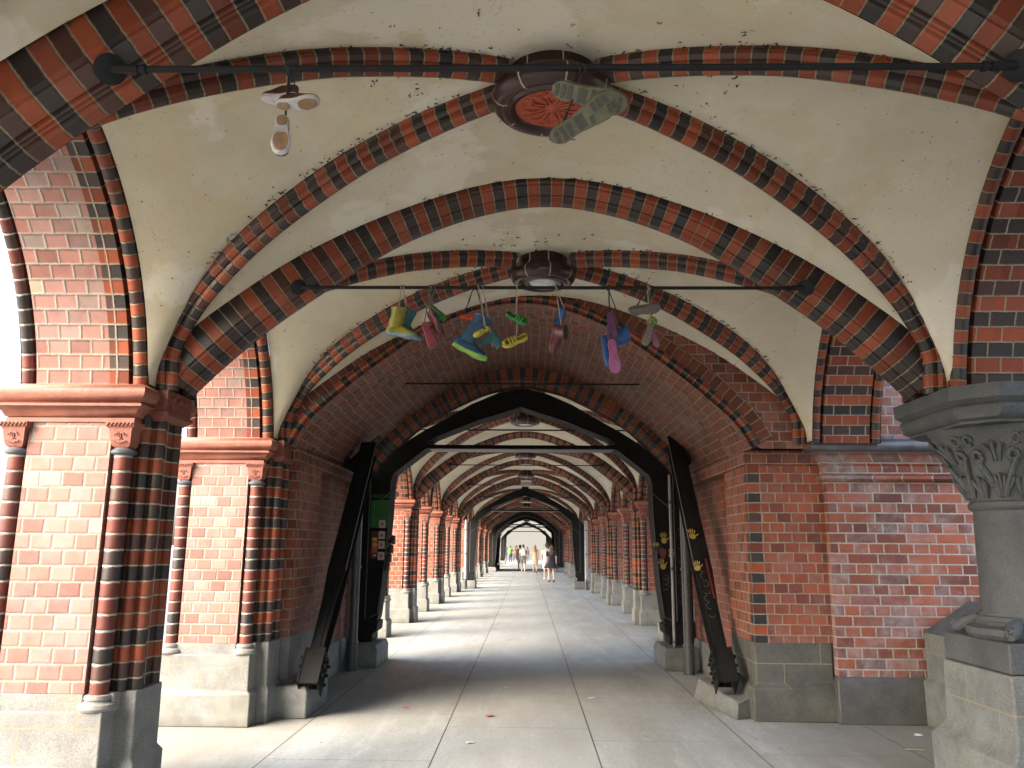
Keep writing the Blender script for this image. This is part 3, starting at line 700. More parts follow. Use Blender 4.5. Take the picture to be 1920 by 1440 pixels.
# dark granite panel course under the right-hand pilaster
# tower wall to the right
t=thing('tower_wall','tall red brick tower wall on the right with whitish bloom and grey-topped cornice','wall')
m=MB(); m.box(2.95,8.5,8.0,11.6,.42,2.28,'english'); m.box(3.05,8.5,8.04,11.6,2.62,4.42,'english'); m.box(3.0,8.5,8.04,11.6,4.42,9,'wall'); m.build('brickwork',t)
m=MB(); m.rectloft(2.95,8.5,8.0,11.6,[(0,.03),(.36,.03),(.42,.004)],'grand'); m.build('stone_base',t,bevel=.012)
m=MB(); m.rectloft(2.95,8.5,8.0,11.6,[(2.25,.004),(2.255,.04),(2.28,.065),(2.31,.06),(2.33,.022),(2.41,.024),(2.415,.035),(2.44,.045),(2.49,.085),(2.535,.12)],'english',top=False)
m.rectloft(2.95,8.5,8.0,11.6,[(2.535,.12),(2.54,.15),(2.56,.18),(2.60,.19),(2.64,.175),(2.665,.13),(2.67,-.1)],'capblk'); m.build('cornice',t,sharp=50)
# ------------------------------------------------------------------ granite column with pedestal and parapet
def make_column():
    t=thing('granite_column','x','column')
    m=MB(); m.rectloft(-.40,.40,-.40,.40,[(0,.075),(.40,.075),(.45,.03),(.50,.0),(.88,-.01)],'colpale'); m.rectloft(-.37,.37,-.37,.37,[(.885,.012),(1.06,.008)],'column'); m.build('pedestal',t,bevel=.012)
    m=MB(); m.lathe(0,0,[(.0,1.06),(.36,1.06),(.375,1.085),(.37,1.12),(.34,1.135),(.315,1.14),(.305,1.155),(.31,1.165),(.30,1.19),(.285,1.195),(.28,1.215)],'column',n=32)
    for k in range(4):
        a=PI/4+k*PI/2
        c,s_=math.cos(a),math.sin(a)
        m.tube([(.30*c,.30*s_,1.17),(.37*c,.37*s_,1.14),(.43*c,.43*s_,1.10),(.465*c,.465*s_,1.085)],[.03,.045,.045,.02],'column',n=10)
        m.tube([((.44+.03*math.cos(b))*c,(.44+.03*math.cos(b))*s_,1.11+.03*math.sin(b)) for b in [i*.6 for i in range(10)]],.016,'column',n=7)
    m.build('base',t)
    m=MB(); m.lathe(0,0,[(.27,1.205),(.272,1.3),(.268,1.6),(.262,1.86)],'column',n=32); m.build('shaft',t)
    m=MB(); m.lathe(0,0,[(.262,1.85),(.285,1.865),(.292,1.885),(.285,1.905),(.268,1.915)],'column',n=32)
    R=[]
    n=32
    for k in range(9):
        q=k/8; z=1.91+.47*q; rr=.27+.24*q**1.35; sq=q**1.1
        ring=[]
        for j in range(n):
            a=2*PI*j/n; c,s_=math.cos(a),math.sin(a); sc_=1/max(abs(c),abs(s_)); oc=1/max(abs(math.cos(a)),abs(math.sin(a)),(abs(c)+abs(s_))/1.27)
            f=(1-sq)+sq*oc; ring.append((rr*f*c,rr*f*s_,z))
        R.append(ring)
    m.ringloft(R,'column')
    o=m.build('capital',t,sharp=40)
    # carved scrolls and palmettes on the bell
    m=MB()
    def sur(a,q,off=.012):
        z=1.91+.47*q; rr=.27+.24*q**1.35; sq=q**1.1; c,s_=math.cos(a),math.sin(a); oc=1/max(abs(c),abs(s_),(abs(c)+abs(s_))/1.27); f=(1-sq)+sq*oc
        return ((rr*f+off)*c,(rr*f+off)*s_,z)
    for k in range(8):
        a0=k*PI/4
        for sg in (-1,1):
            pts=[sur(a0+sg*(.05+.26*q),.06+.50*q,.012) for q in [i/8 for i in range(9)]]
            m.tube(pts,[.02,.02,.02,.02,.019,.018,.018,.017,.016],'column',n=7)
            ca,cq=a0+sg*.245,.56
            m.tube([sur(ca+sg*(.10-.011*i)*math.cos(i*.62)*.9,cq+.13*(1-.09*i)*math.sin(i*.62),.016) for i in range(11)],.015,'column',n=7)
        for j in range(-3,4):
            m.tube([sur(a0+PI/8*0+j*.02,.05,.006),sur(a0+j*.06,.2,.012),sur(a0+j*.085,.36-abs(j)*.02,.018)],[.006,.014,.009],'column',n=6)
        for j in (-1,0,1):
            m.tube([sur(a0+PI/8+j*.03,.04,.006),sur(a0+PI/8+j*.07,.16,.016),sur(a0+PI/8+j*.10,.30-abs(j)*.05,.024),sur(a0+PI/8+j*.10,.33-abs(j)*.05,.040)],[.010,.019,.017,.008],'column',n=7)
            m.tube([sur(a0+j*.05,.52,.006),sur(a0+j*.08,.66,.016),sur(a0+j*.12,.78-abs(j)*.04,.030)],[.009,.017,.010],'column',n=6)
        for j in range(3):
            m.tube([sur(a0+PI/8+(.05+.03*math.cos(b))*(j-1)*1.6,.80+.06*math.sin(b),.012) for b in [i*.7 for i in range(9)]],.012,'column',n=6)
    m.build('carving',o)
    m=MB()
    def octr(h,ch,z): return [(-h+ch,-h,z),(h-ch,-h,z),(h,-h+ch,z),(h,h-ch,z),(h-ch,h,z),(-h+ch,h,z),(-h,h-ch,z),(-h,-h+ch,z)]
    m.ringloft([octr(.50,.16,2.37),octr(.50,.16,2.385),octr(.515,.16,2.39),octr(.53,.16,2.40),octr(.545,.19,2.43),octr(.555,.19,2.455),octr(.55,.19,2.475),octr(.54,.19,2.485),octr(.575,.2,2.515),octr(.58,.2,2.60)],'column')
    m.quad(octr(.58,.2,2.60),'column'); m.quad(octr(.5,.16,2.37)[::-1],'column')
    o=m.build('abacus',t,sharp=30)
    m=MB(); m.box(-.10,.37,-.584,-.55,2.525,2.58,'patch'); m.build('repair_patch',o)
    return t
c0=make_column(); XCOL=3.21
c0.location=(XCOL,5.35,0); c0['label']='dark granite column with carved capital at the right edge, on a pale pedestal'
dup(c0,(XCOL,2.75,0),0,'granite column standing beside the camera, outside the right edge of the photo'); dup(c0,(XCOL,.15,0),0,'granite column on the right just behind the camera'); dup(c0,(XCOL,-2.45,0),0,'granite column on the right farthest behind the camera')
m=MB()
def par(x0,x1,y0,y1):
    m.rectloft(x0,x1,y0,y1,[(0,.03),(.40,.03),(.43,0.0),(.84,0)],'colpale')
    m.hexa([(x0-.0,y0,.842),(x1,y0,.842),(x1,y1,.842),(x0,y1,.842),(x0+.45,y0,1.12),(x1,y0,1.12),(x1,y1,1.12),(x0+.45,y1,1.12)],'column')
par(3.75,4.6,-6,7.96); m.build('stone_parapet',None,'low granite parapet with sloping top running between column pedestal and tower wall','parapet',bevel=.012)
# ------------------------------------------------------------------ tie rods
def tierod(cx,Y,z,half,label,r=.014):
    t=thing('tie_rod',label,'tie rod',(cx,Y,z),0,'iron tie rods across the vaults')
    m=MB(); m.tube([(-half,0,0),(half,0,0)],r,'iron',n=10); m.build('rod',t)
    for s in (-1,1):
        m=MB(); 
        nx,nz=.55*s,.83
        # anchor plate lying against the arch soffit
        a=Vector((s*half,0,0)); d=Vector((s*.83,0,-.55)).normalized(); n=Vector((s*.55,.55,.62)).normalized(); b=n.cross(Vector((1,0,0))).normalized(); d=b.cross(n).normalized()
        for lv,rr in ((.018,.085),(.0,.085),(-.012,.055),(-.03,.03)):
            pass
        rings=[[tuple(a+n*(lv-.0)+d*rr*math.cos(q)+b*rr*math.sin(q)) for q in [2*PI*k/20 for k in range(20)]] for lv,rr in ((.01,.056),(.0,.056),(-.006,.04),(-.012,.020))]
        m.ringloft(rings,'iron'); m.quad(rings[-1],'iron')
        m.tube([a-Vector((s*.10,0,0)),a-Vector((s*.01,0,-.004))],.017,'iron',n=10)
        m.tube([a-Vector((s*.13,0,0)),a-Vector((s*.115,0,0))],.019,'iron',n=10)
        m.build('anchor_plate',t)
    return t
tierod(.11,2.575,3.275,1.62,'nearest iron tie rod, across the top of the photo, with two pairs of shoes',.0125)
tierod(.15,5.14,3.305,1.70,'second iron tie rod, hung with the row of colourful boots',.0115)
t3=tierod(-.13,9.5,3.53,1.77,'third iron tie rod, inside the near brick barrel vault',.011)
tierod(CXF,11.95,3.32,1.9,'iron tie rod right behind the first steel portal',.011)
i=0
for ys,ln in MODS:
    for k,a in enumerate(MAIN):
        if a<ln-1:
            tierod(CXF,ys+a-.19,3.36,1.66,'iron tie rod under the %s banded arch past the %s steel portal'%(ORD[k],['first','second','third'][i]),.011)
    i+=1
t=thing('haze_backdrop','added wall in daylight, standing in for the haze beyond the gallery end','wall')
m=MB(); m.box(-14,14,97,97.5,0,9,'deck'); m.build('backdrop_panel',t)  # made-up backdrop, left in open daylight to read as distant haze
# ------------------------------------------------------------------ steel portals
def tabx(z): return 2.03 if z<.8 else 1.97-.02*(z-.8)
def make_portal():
    t=thing('steel_portal','x','steel frame')
    D=.34
    # half outlines (x>0), from foot up to apex, outer and inner
    outer=[(2.40,.42),(2.40,2.70),(2.33,3.02),(1.94,3.34),(1.42,3.60),(.75,3.80),(0,3.90)]
    leg_in=[(2.06,.42),(1.99,.62),(1.94,1.1),(1.90,1.7),(1.875,2.05),(1.87,2.50),(1.83,2.62),(1.40,2.96),(1.34,2.985)]
    m=MB()
    def strip(A,B_,y0,y1,mat):
        for s in (-1,1):
            for (a0,a1),(b0,b1) in zip(zip(A,A[1:]),zip(B_,B_[1:])):
                P=[(s*a0[0],y0,a0[1]),(s*a1[0],y0,a1[1]),(s*b1[0],y0,b1[1]),(s*b0[0],y0,b0[1])]
                m.quad(P,mat); m.quad([(x,y1,z) for x,_,z in P][::-1],mat)
                m.quad([(s*b0[0],y0,b0[1]),(s*b1[0],y0,b1[1]),(s*b1[0],y1,b1[1]),(s*b0[0],y1,b0[1])],mat)
                m.quad([(s*a0[0],y0,a0[1]),(s*a1[0],y0,a1[1]),(s*a1[0],y1,a1[1]),(s*a0[0],y1,a0[1])],mat)
    # leg + haunch: pair outer and inner samples
    Oa=[(2.40,.42),(2.40,.62),(2.40,1.1),(2.40,1.7),(2.40,2.05),(2.40,2.30),(2.32,2.48),(1.83,2.98),(1.62,3.12)]
    Ia=leg_in
    strip(Oa,Ia,0,D,'steel')
    Ob=[(1.62,3.12),(1.40,3.26),(1.09,3.43),(.74,3.64),(.35,3.81),(0,3.89)]
    Ib=[(1.36,3.07),(1.24,3.15),(.96,3.28),(.62,3.42),(.31,3.53),(0,3.60)]
    strip(Ob,Ib,0,D,'steel')
    # corner fill between haunch and the crossbar
    for s in (-1,1):
        m.extrude([(s*1.62,0,3.12),(s*1.34,0,2.985),(s*1.28,0,2.985),(s*1.28,0,3.045),(s*1.35,0,3.05),(s*1.36,0,3.07)],(0,D,0),'steel')
    m.build('frame',t,weld=False,sharp=20); m=MB()
    def rivet(x,z,r=.011):
        i0=len(m.v); m.lathe(0,0,[(r,0),(r*.85,-.006),(r*.4,-.010),(0,-.011)],'steel',n=8); m.xf(Matrix.Translation((x,0,z))@Matrix.Rotation(-PI/2,4,'X'),i0)
    for s in (-1,1):
        z=.66
        while z<2.45:
            rivet(s*2.22,z); rivet(s*2.34,z); rivet(s*tabx(z),z); z+=.095
        for (x0,z0),(x1,z1) in zip(Ob,Ob[1:]):
            n_=max(2,int(math.hypot(x1-x0,z1-z0)/.1))
            for k in range(n_): q=k/n_; rivet(s*(x0+(x1-x0)*q),z0+(z1-z0)*q-.035)
        for (x0,z0),(x1,z1) in zip(leg_in[5:],leg_in[6:]):
            n_=max(1,int(math.hypot(x1-x0,z1-z0)/.1))
            for k in range(n_): q=k/n_; rivet(s*(x0+(x1-x0)*q+.03),z0+(z1-z0)*q+.035)
    for k in range(-12,13): rivet(k*.1,3.015,.009)
    m.build('rivets',t,weld=False,sharp=60,kind='stuff')
    m=MB(); m.box(-1.30,1.30,0.02,D-.02,2.985,3.045,'steel'); m.box(-1.33,1.33,-.02,D+.02,2.978,2.988,'rim'); m.build('crossbar',t)
    # worn flange along inner edge
    m=MB()
    for s in (-1,1):
        for A in ([(2.10,.62),(1.995,.66)]+leg_in[2:],[(1.24,3.046),(1.34,3.052),(1.352,3.075),(1.235,3.148),(.62,3.396),(0,3.595)],):
            path=[(s*(x-.0),-.03,z) for x,z in A]
            for p,q in zip(path,path[1:]):
                d=(Vector(q)-Vector(p)).normalized(); n=Vector((-d.z,0,d.x))*(.007)
                P=[Vector(p)-n*.2,Vector(q)-n*.2,Vector(q)+n,Vector(p)+n]
                m.extrude(P,(0,D+.06,0),'steel'); m.extrude([p+Vector((0,-.002,0)) for p in P],(0,.002,0),'rim')
        # vertical stiffener lines on the web
        m.box(s*2.17-.006,s*2.17+.006,-.015,.0,.60,2.6,'rim')
        m.extrude([(s*1.88,-.012,2.36),(s*2.16,-.012,2.12),(s*2.16,-.012,2.11),(s*1.88,-.012,2.35)],(0,.012,0),'rim')
    m.build('flange',t,weld=False)
    for s in (-1,1):
        m=MB()
        m.extrude([(s*1.98,-.06,.56),(s*2.44,-.06,.60),(s*2.44,-.06,.30),(s*2.05,-.06,.30),(s*2.05,-.06,.40),(s*1.99,-.06,.44)],(0,D+.12,0),'steel')
        for k in range(3):
            m.lathe(s*(2.1+.12*k),-.04,[(0,.56),(.018,.56),(.018,.615),(0,.62)],'steel',n=8)
        m.build('shoe_casting',t,bevel=.01)
    for s in (-1,1):
        m=MB(); m.rectloft(min(s*1.93,s*2.55),max(s*1.93,s*2.55),-.38,D+.15,[(0,.02),(.22,.02),(.29,-.01)],'gran' if s<0 else 'colpale'); m.build('stone_block',t,bevel=.015)
    # bright clip plates near the crown
    m=MB()
    for s in (-1,1):
        m.extrude([(s*.16,-.03,3.89),(s*.34,-.03,3.85),(s*.34,-.03,3.81),(s*.16,-.03,3.85)],(0,.05,0),'rim')
        m.extrude([(s*1.70,-.03,3.13),(s*1.88,-.03,2.99),(s*1.85,-.03,2.95),(s*1.67,-.03,3.09)],(0,.05,0),'rim')
    m.box(-.14,.14,-.04,.1,3.84,3.95,'steel'); m.build('clip_plate',t)
    return t
PX=-.09
por=make_portal(); por.location=(PX,11.55,0); por['label']='nearest black steel portal frame, with stickers, green poster and handprints on its legs'; por['group']='black steel portal frames'
for k,y in enumerate((32.2,53.0,59.7,77.3)): dup(por,(PX,y,0),0,'%s black steel portal frame counted from the camera'%ORD[k+1])
def brace(x,s,y0,y1,z1,label):
    t=thing('steel_strut',label,'strut')
    L=math.hypot(y1-y0,z1-.30); ang=math.atan2(z1-.30,y1-y0)
    def W_(l,h): # along, depth normal (towards camera/up = +)
        return (y0+l*math.cos(ang)-h*math.sin(ang), .30+l*math.sin(ang)+h*math.cos(ang))
    m=MB()
    def plate(pts,xa,xb,mat):
        P=[(xa,)+W_(*p) for p in pts]; m.extrude(P,(xb-xa,0,0),mat)
    wb=[(.0,-.07),(.30,-.07),(1.0,-.16),(L,-.16),(L,.06),(0,.06)]
    plate(wb,x-.010,x+.010,'steel')
    def flange(h,ls):
        A=[(x-w,)+W_(l,h if not callable(h) else h(l)) for l,w in ls]; B_=[(x+w,)+W_(l,h if not callable(h) else h(l)) for l,w in ls]
        for a0,a1,b0,b1 in zip(A,A[1:],B_,B_[1:]):
            nn=Vector((0,-math.sin(ang),math.cos(ang)))*.014; m.extrude([a0,a1,b1,b0],tuple(nn),'steel')
    flange(.06,[(0,.06),(.9,.07),(1.35,.098),(L,.098)])
    plate([(0,-.07),(.30,-.07),(1.0,-.16),(L,-.16),(L,-.172),(.995,-.172),(.29,-.082),(0,-.082)],x-.07,x+.07,'steel')
    plate([(.1,.075),(L,.075),(L,.083),(.1,.083)],x-.028,x+.028,'steel')
    m.build('beam',t,weld=False)
    m=MB(); xi=x-s*.098
    plate([(1.35,.062),(L,.062),(L,.077),(1.35,.077)],xi-.004,xi+.004,'rim'); m.build('worn_edge',t,weld=False)
    m=MB(); plate([(-.05,-.12),(.34,-.12),(.34,.11),(-.05,.11)],x-.10,x-.088,'steel'); plate([(-.05,-.12),(.34,-.12),(.34,.11),(-.05,.11)],x+.088,x+.10,'steel'); plate([(-.05,.076),(.34,.076),(.34,.10),(-.05,.10)],x-.10,x+.10,'steel')
    for l in (.05,.15,.25):
        for h in (-.08,.0,.07):
            for xx in (x-.115,x+.115):
                y,z=W_(l,h); m.lathe(0,0,[(0,-.016),(.016,-.012),(.016,.016),(0,.016)],'steel',n=6); 
                nv=8*0
                M_=Matrix.Translation((xx,y,z))@Matrix.Rotation(PI/2,4,'Y'); m.xf(M_,len(m.v)-4*7)
    m.build('foot_plate',t,weld=False)
    # top bracket against the vault
    yt,zt=W_(L,0)
    m=MB(); m.extrude([(x+s*.34,yt-.16,zt-.30),(x+s*.34,yt+.10,zt-.30),(x-s*.12,yt+.10,zt+.10),(x-s*.12,yt-.16,zt+.10)],(-s*.02,0,.03),'steel'); m.extrude([(x+s*.05,yt-.02,zt-.4),(x+s*.30,yt-.02,zt-.28),(x-s*.05,yt-.02,zt+.05),(x-s*.05,yt-.02,zt-.4)],(0,.03,0),'steel'); m.build('top_bracket',t,weld=False)
    return t,W_
SL,WL_=brace(-2.06,-1,7.98,10.35,2.86,'inclined black steel strut on the left, dark and without handprints')
SR,WR_=brace(1.97,1,8.36,10.75,3.02,'inclined black steel strut on the right, with two yellow handprints and red paint')
m=MB(); m.rectloft(-2.62,-2.07,7.98-.05,8.75,[(0,.0),(.24,.0),(.29,-.03)],'gran'); m.build('footing_block',None,'grey granite footing block carrying the left steel strut','stone block','strut footing blocks',bevel=.012)
m=MB(); m.hexa([(2.0,8.12,0),(2.42,8.34,0),(2.42,9.3,0),(1.80,9.2,0),(2.02,8.15,.15),(2.42,8.36,.27),(2.42,9.3,.27),(1.86,9.16,.22)],'colpale'); m.build('footing_block',None,'low rough granite footing block carrying the right steel strut','stone block','strut footing blocks',bevel=.012)
def downpipe(x,y,label,mat,r=.055,h=2.6):
    t=thing('downpipe',label,'pipe',(x,y,0)); m=MB(); m.tube([(0,0,.25),(0,0,h)],r,mat,n=14); m.build('pipe',t)
    m=MB(); m.tube([(0,0,.0),(0,0,.32)],r*1.25,'pipe',n=14); m.build('foot',t)
    for z in (.34,1.3,2.2):
        m=MB(); m.tube([(0,0,z),(0,0,z+.04)],r*1.2,'pipe',n=14); m.build('pipe_clip',t)
downpipe(-2.28,10.9,'dark rainwater pipe between left strut and portal leg','pipe',.06); downpipe(-2.40,11.2,'slim grey pipe behind the dark rainwater pipe on the left','pipel',.03)
downpipe(2.1,10.9,'dark rainwater pipe between right strut and portal leg','pipe',.06); downpipe(1.98,11.25,'slim pale pipe beside the right portal leg','pipel',.02)
downpipe(-2.36,31.4,'pale grey pipe on the left just before the second steel portal','pipel',.06); downpipe(2.26,31.4,'pale grey pipe on the right just before the second steel portal','pipel',.06)
# ------------------------------------------------------------------ paint, posters, stickers
PY=plain('yellow_paint',(.32,.24,.06),.6,n=.2); PR=plain('dark_red_paint',(.12,.012,.01),.6); PG=plain('grey_chalk',(.09,.09,.08),.8); PB=plain('black_paint',(.01,.01,.01),.5)
def hand(m,c,ex,ez,s,mat,n,gaps=True):
    # flat painted hand: c centre, ex/ez in-plane axes, n offset normal
    c=Vector(c);ex=Vector(ex);ez=Vector(ez);n=Vector(n)
    def blob(x,z,rx,rz,a):
        pts=[]
        for k in range(14):
            q=2*PI*k/14; u,v=rx*math.cos(q),rz*math.sin(q); u,v=u*math.cos(a)-v*math.sin(a),u*math.sin(a)+v*math.cos(a)
            pts.append(c+(ex*(x+u)+ez*(z+v))*s+n*.004)
        m.extrude([tuple(p) for p in pts],tuple(n*.0015),mat)
    blob(0,-.02,.042,.046,0); blob(0.0,.0,.0,.0,0) if False else None
    for x,z,l,a in ((-.036,.055,.034,.25),(-.012,.068,.038,.08),(.013,.066,.036,-.1),(.036,.052,.030,-.3)): blob(x,z,.0085,l,a)
    blob(.058,.0,.009,.03,-.9)
def scribble(m,c,ex,ez,w,h,n,mat,cnt=8,r=.003):
    c=Vector(c);ex=Vector(ex);ez=Vector(ez);n=Vector(n)
    for k in range(cnt):
        z=h*(k+.5)/cnt-h/2; a0=random.random()*6; sp=random.uniform(3,5.5)
        pts=[c+ex*(w*.35*math.cos(a0+i*.5)*random.uniform(.8,1.1))+ez*(z+h/cnt*.42*math.sin(a0+i*.5))+n*.004 for i in range(int(sp*2))]
        for p,q in zip(pts,pts[1:]):
            d=(q-p).normalized().cross(n)*r; m.quad([p-d,q-d,q+d,p+d],mat)
nY=Vector((0,-1,0)); eX=Vector((1,0,0)); eZ=Vector((0,0,1))
m=MB(); hand(m,(PX+2.02,11.55,1.72),(1,0,.1),(-.1,0,1),.95,PY,nY); m.build('yellow_handprint',por)
m=MB(); hand(m,(PX+1.99,11.55,1.36),(.9,0,.35),(-.35,0,.9),.95,PY,nY); m.build('yellow_handprint',por)
m=MB()
for k in range(5):
    a=.6-.3*k; c_=Vector((PX+2.03,11.545,1.53)); d=Vector((math.cos(a),0,math.sin(a))); b_=Vector((-d.z,0,d.x))*.009
    p=c_+d*.06; q=c_+d*.13; m.extrude([p-b_,q-b_*1.2,q+b_*1.2,p+b_],(0,-.002,0),PY)
m.extrude([(PX+1.93+.05*math.cos(q),11.54,1.60+.08*math.sin(q)) for q in [2*PI*k/12 for k in range(12)]],(0,-.003,0),PB)
m.extrude([(PX+2.0+.045*math.cos(q)*(1+.3*math.sin(3*q)),11.537,1.52+.075*math.sin(q)) for q in [2*PI*k/16 for k in range(16)]],(0,-.003,0),PR)
m.extrude([(PX+1.90+.045*math.cos(q),11.535,1.645+.03*math.sin(q)) for q in [2*PI*k/10 for k in range(10)]],(0,-.003,0),PY)
m.build('painted_figure',por)
m=MB(); scribble(m,(PX+2.27,11.55,1.35),eX,eZ,.12,1.1,nY,PG,12); scribble(m,(PX+2.03,11.55,1.1),eX,eZ,.12,.25,nY,PG,4); m.build('scrawled_writing',por,kind='stuff')
for o in [c for c in bpy.data.objects if c.parent==por and c.name.split('.')[0] in('yellow_handprint','painted_figure','scrawled_writing')]:
    o.location=(-por.location.x,-por.location.y,0)
# writing on the strut (front flange of the beam)
def on_strut(l,dx,x=1.95):
    y,z=WR_(l,.083); return Vector((x+dx,y,z))
a_=math.atan2(3.02-.30,10.75-8.36); sz=Vector((0,math.cos(a_),math.sin(a_))); sn=Vector((0,-math.sin(a_),math.cos(a_)))
m=MB(); hand(m,on_strut(1.85,-.03)+sn*.003,eX,sz,.95,PY,sn); m.build('yellow_handprint',SR)
m=MB(); hand(m,on_strut(1.38,-.05)+sn*.003,(.95,0,.2),sz,.85,PY,sn); m.build('yellow_handprint',SR)
m=MB(); scribble(m,on_strut(1.05,.0)+sn*.002,eX,sz,.12,.7,sn,PG,7); m.build('scrawled_writing',SR,kind='stuff')
m=MB(); p0,p1=on_strut(.95,.05),on_strut(1.5,.05); m.quad([p0+eX*.004,p0+eX*.025,p1+eX*.025,p1+eX*.004],PR); 
for v in range(len(m.v)): m.v[v]=tuple(Vector(m.v[v])+sn*.002)
m.build('red_paint',SR,weld=False)
# posters on the left leg
GREEN=plain('green_poster',(.008,.10,.014),.35,n=.35,scale=5,bump=0); GREEN2=plain('bright_green_ink',(.02,.20,.03),.4,bump=0); PAPER=plain('sticker_paper',(.42,.40,.36),.7); PRD=plain('red_print',(.45,.08,.06),.7); PYL=plain('yellow_print',(.5,.38,.03),.6); PDK=plain('dark_print',(.06,.015,.01),.6)
XLg=PX-2.02; yF=11.55
t=thing('green_poster','green poster with lettered heading on the left portal leg','poster')
m=MB(); m.box(XLg-.13,XLg+.13,yF-.016,yF-.004,1.85,2.24,GREEN); m.box(XLg-.085,XLg-.075,yF-.0185,yF-.0165,1.86,2.22,GREEN2); m.build('sheet',t)
cu=bpy.data.curves.new('heading','FONT'); cu.body='VASSGIG'; cu.size=.078; cu.extrude=.001; cu.align_x='CENTER'
tmp=bpy.data.objects.new('heading_curve',cu); col.objects.link(tmp); bpy.context.view_layer.update()
me=bpy.data.meshes.new_from_object(tmp.evaluated_get(bpy.context.evaluated_depsgraph_get())); bpy.data.objects.remove(tmp)
me.materials.clear(); me.materials.append(GREEN2); o=bpy.data.objects.new('heading',me); col.objects.link(o); o.parent=t; o.rotation_euler=(PI/2,0,0); o.location=(XLg,yF-.012,2.27)
t=thing('picture_poster','small red and yellow poster below the green poster on the left portal leg','poster')
m=MB(); m.box(XLg-.11,XLg+.0,yF-.012,yF-.004,1.42,1.80,PDK); m.build('sheet',t)
m=MB(); m.box(XLg-.09,XLg-.02,yF-.016,yF-.0125,1.66,1.71,PYL); m.box(XLg-.09,XLg-.015,yF-.016,yF-.0125,1.50,1.65,PRD); m.lathe(0,0,[(0,0),(.03,0),(.03,.002),(0,.002)],PYL,n=12); m.xf(Matrix.Translation((XLg-.05,yF-.017,1.61))@Matrix.Rotation(PI/2,4,'X'),len(m.v)-4*13); m.box(XLg-.07,XLg-.03,yF-.016,yF-.0125,1.45,1.475,PAPER); m.build('print',t)
for k,z in enumerate((1.90,1.745,1.61,1.455)):
    t=thing('sticker','%s square white sticker with red blot, counted from the top, on the left portal leg'%['topmost','second','third','lowest'][k],'sticker',(XLg+.045,yF-.022,z),0,'square stickers on the portal leg')
    m=MB(); m.box(-.045,.045,-.004,.004,-.055,.055,PAPER); m.build('paper',t)
    m=MB(); pts=[(.022*math.cos(q)*(1+.25*math.sin(5*q+k)),-.0062,.024*math.sin(q)*(1+.2*math.cos(4*q))) for q in [2*PI*i/18 for i in range(18)]]; m.extrude(pts,(0,-.001,0),PRD); m.build('print',t)
CUP=plain('brown_cup',(.055,.022,.016),.5)
for k in range(4):
    t=MB(); t.lathe(0,0,[(.01,.065),(.028,.06),(.055,-.05),(.05,-.055),(.0,-.05)],CUP,n=16)
    o=t.build('bell_cup',None,'%s brown bell-shaped cup on the inner edge of the left portal leg'%['topmost','second','third','lowest'][k],'cup','brown cups on the portal leg'); o.location=(PX-1.835-.022*k,11.62,1.68-.125*k); o.rotation_euler=(0,.25,0)
# ------------------------------------------------------------------ litter
LIT=[((760,1328),'pink crumpled wrapper'),((917,1344),'red torn wrapper'),((822,1255),'pale flat scrap'),((948,1290),'pale smear of paper'),((1110,1310),'white paper scrap'),((880,1394),'tiny white scrap'),((1720,1380),'small white crumpled scrap'),((1716,1407),'pale wood splinter')]
def gpt(px,py):
    d=f_*1500+r_*(px-960)+u_*(720-py); k=-1.6/d.z; return Vector((d.x*k,d.y*k,0))
cols=[(.5,.12,.12),(.4,.06,.05),(.5,.4,.35),(.5,.47,.4),(.6,.6,.6),(.65,.65,.62),(.7,.72,.8),(.5,.42,.2)]
for (px,lab),cc in zip(LIT,cols):
    p=gpt(*px); m=MB(); mt=plain('litter',cc,.7); n=7
    for k in range(3):
        a=random.random()*3; L=random.uniform(.02,.05)
        if 'splinter' in lab: L=.07; a=-.25
        c,s_=math.cos(a),math.sin(a); w=L*(.12 if 'splinter' in lab else .55)
        q=[(-L,-w),(0,-w*1.2),(L,-w*.6),(L*.9,w*.7),(0,w),(-L,w*.6)]
        m.extrude([(c*x-s_*y+.004*k,s_*x+c*y,.004+.003*k+(.004 if i%2 else 0)) for i,(x,y) in enumerate(q)],(0,0,.0015),mt)
        if 'splinter' in lab: break
    o=m.build('litter_scrap',None,lab+' on the paving'+{0:' at lower left of centre',1:' left of the middle joint',2:' near the left footing block',3:' in mid-passage',4:' right of the middle joint',5:' at the bottom edge',6:' near the stone parapet',7:' at the lower right'}[LIT.index((px,lab))],'litter','litter on the paving',weld=False); o.location=p
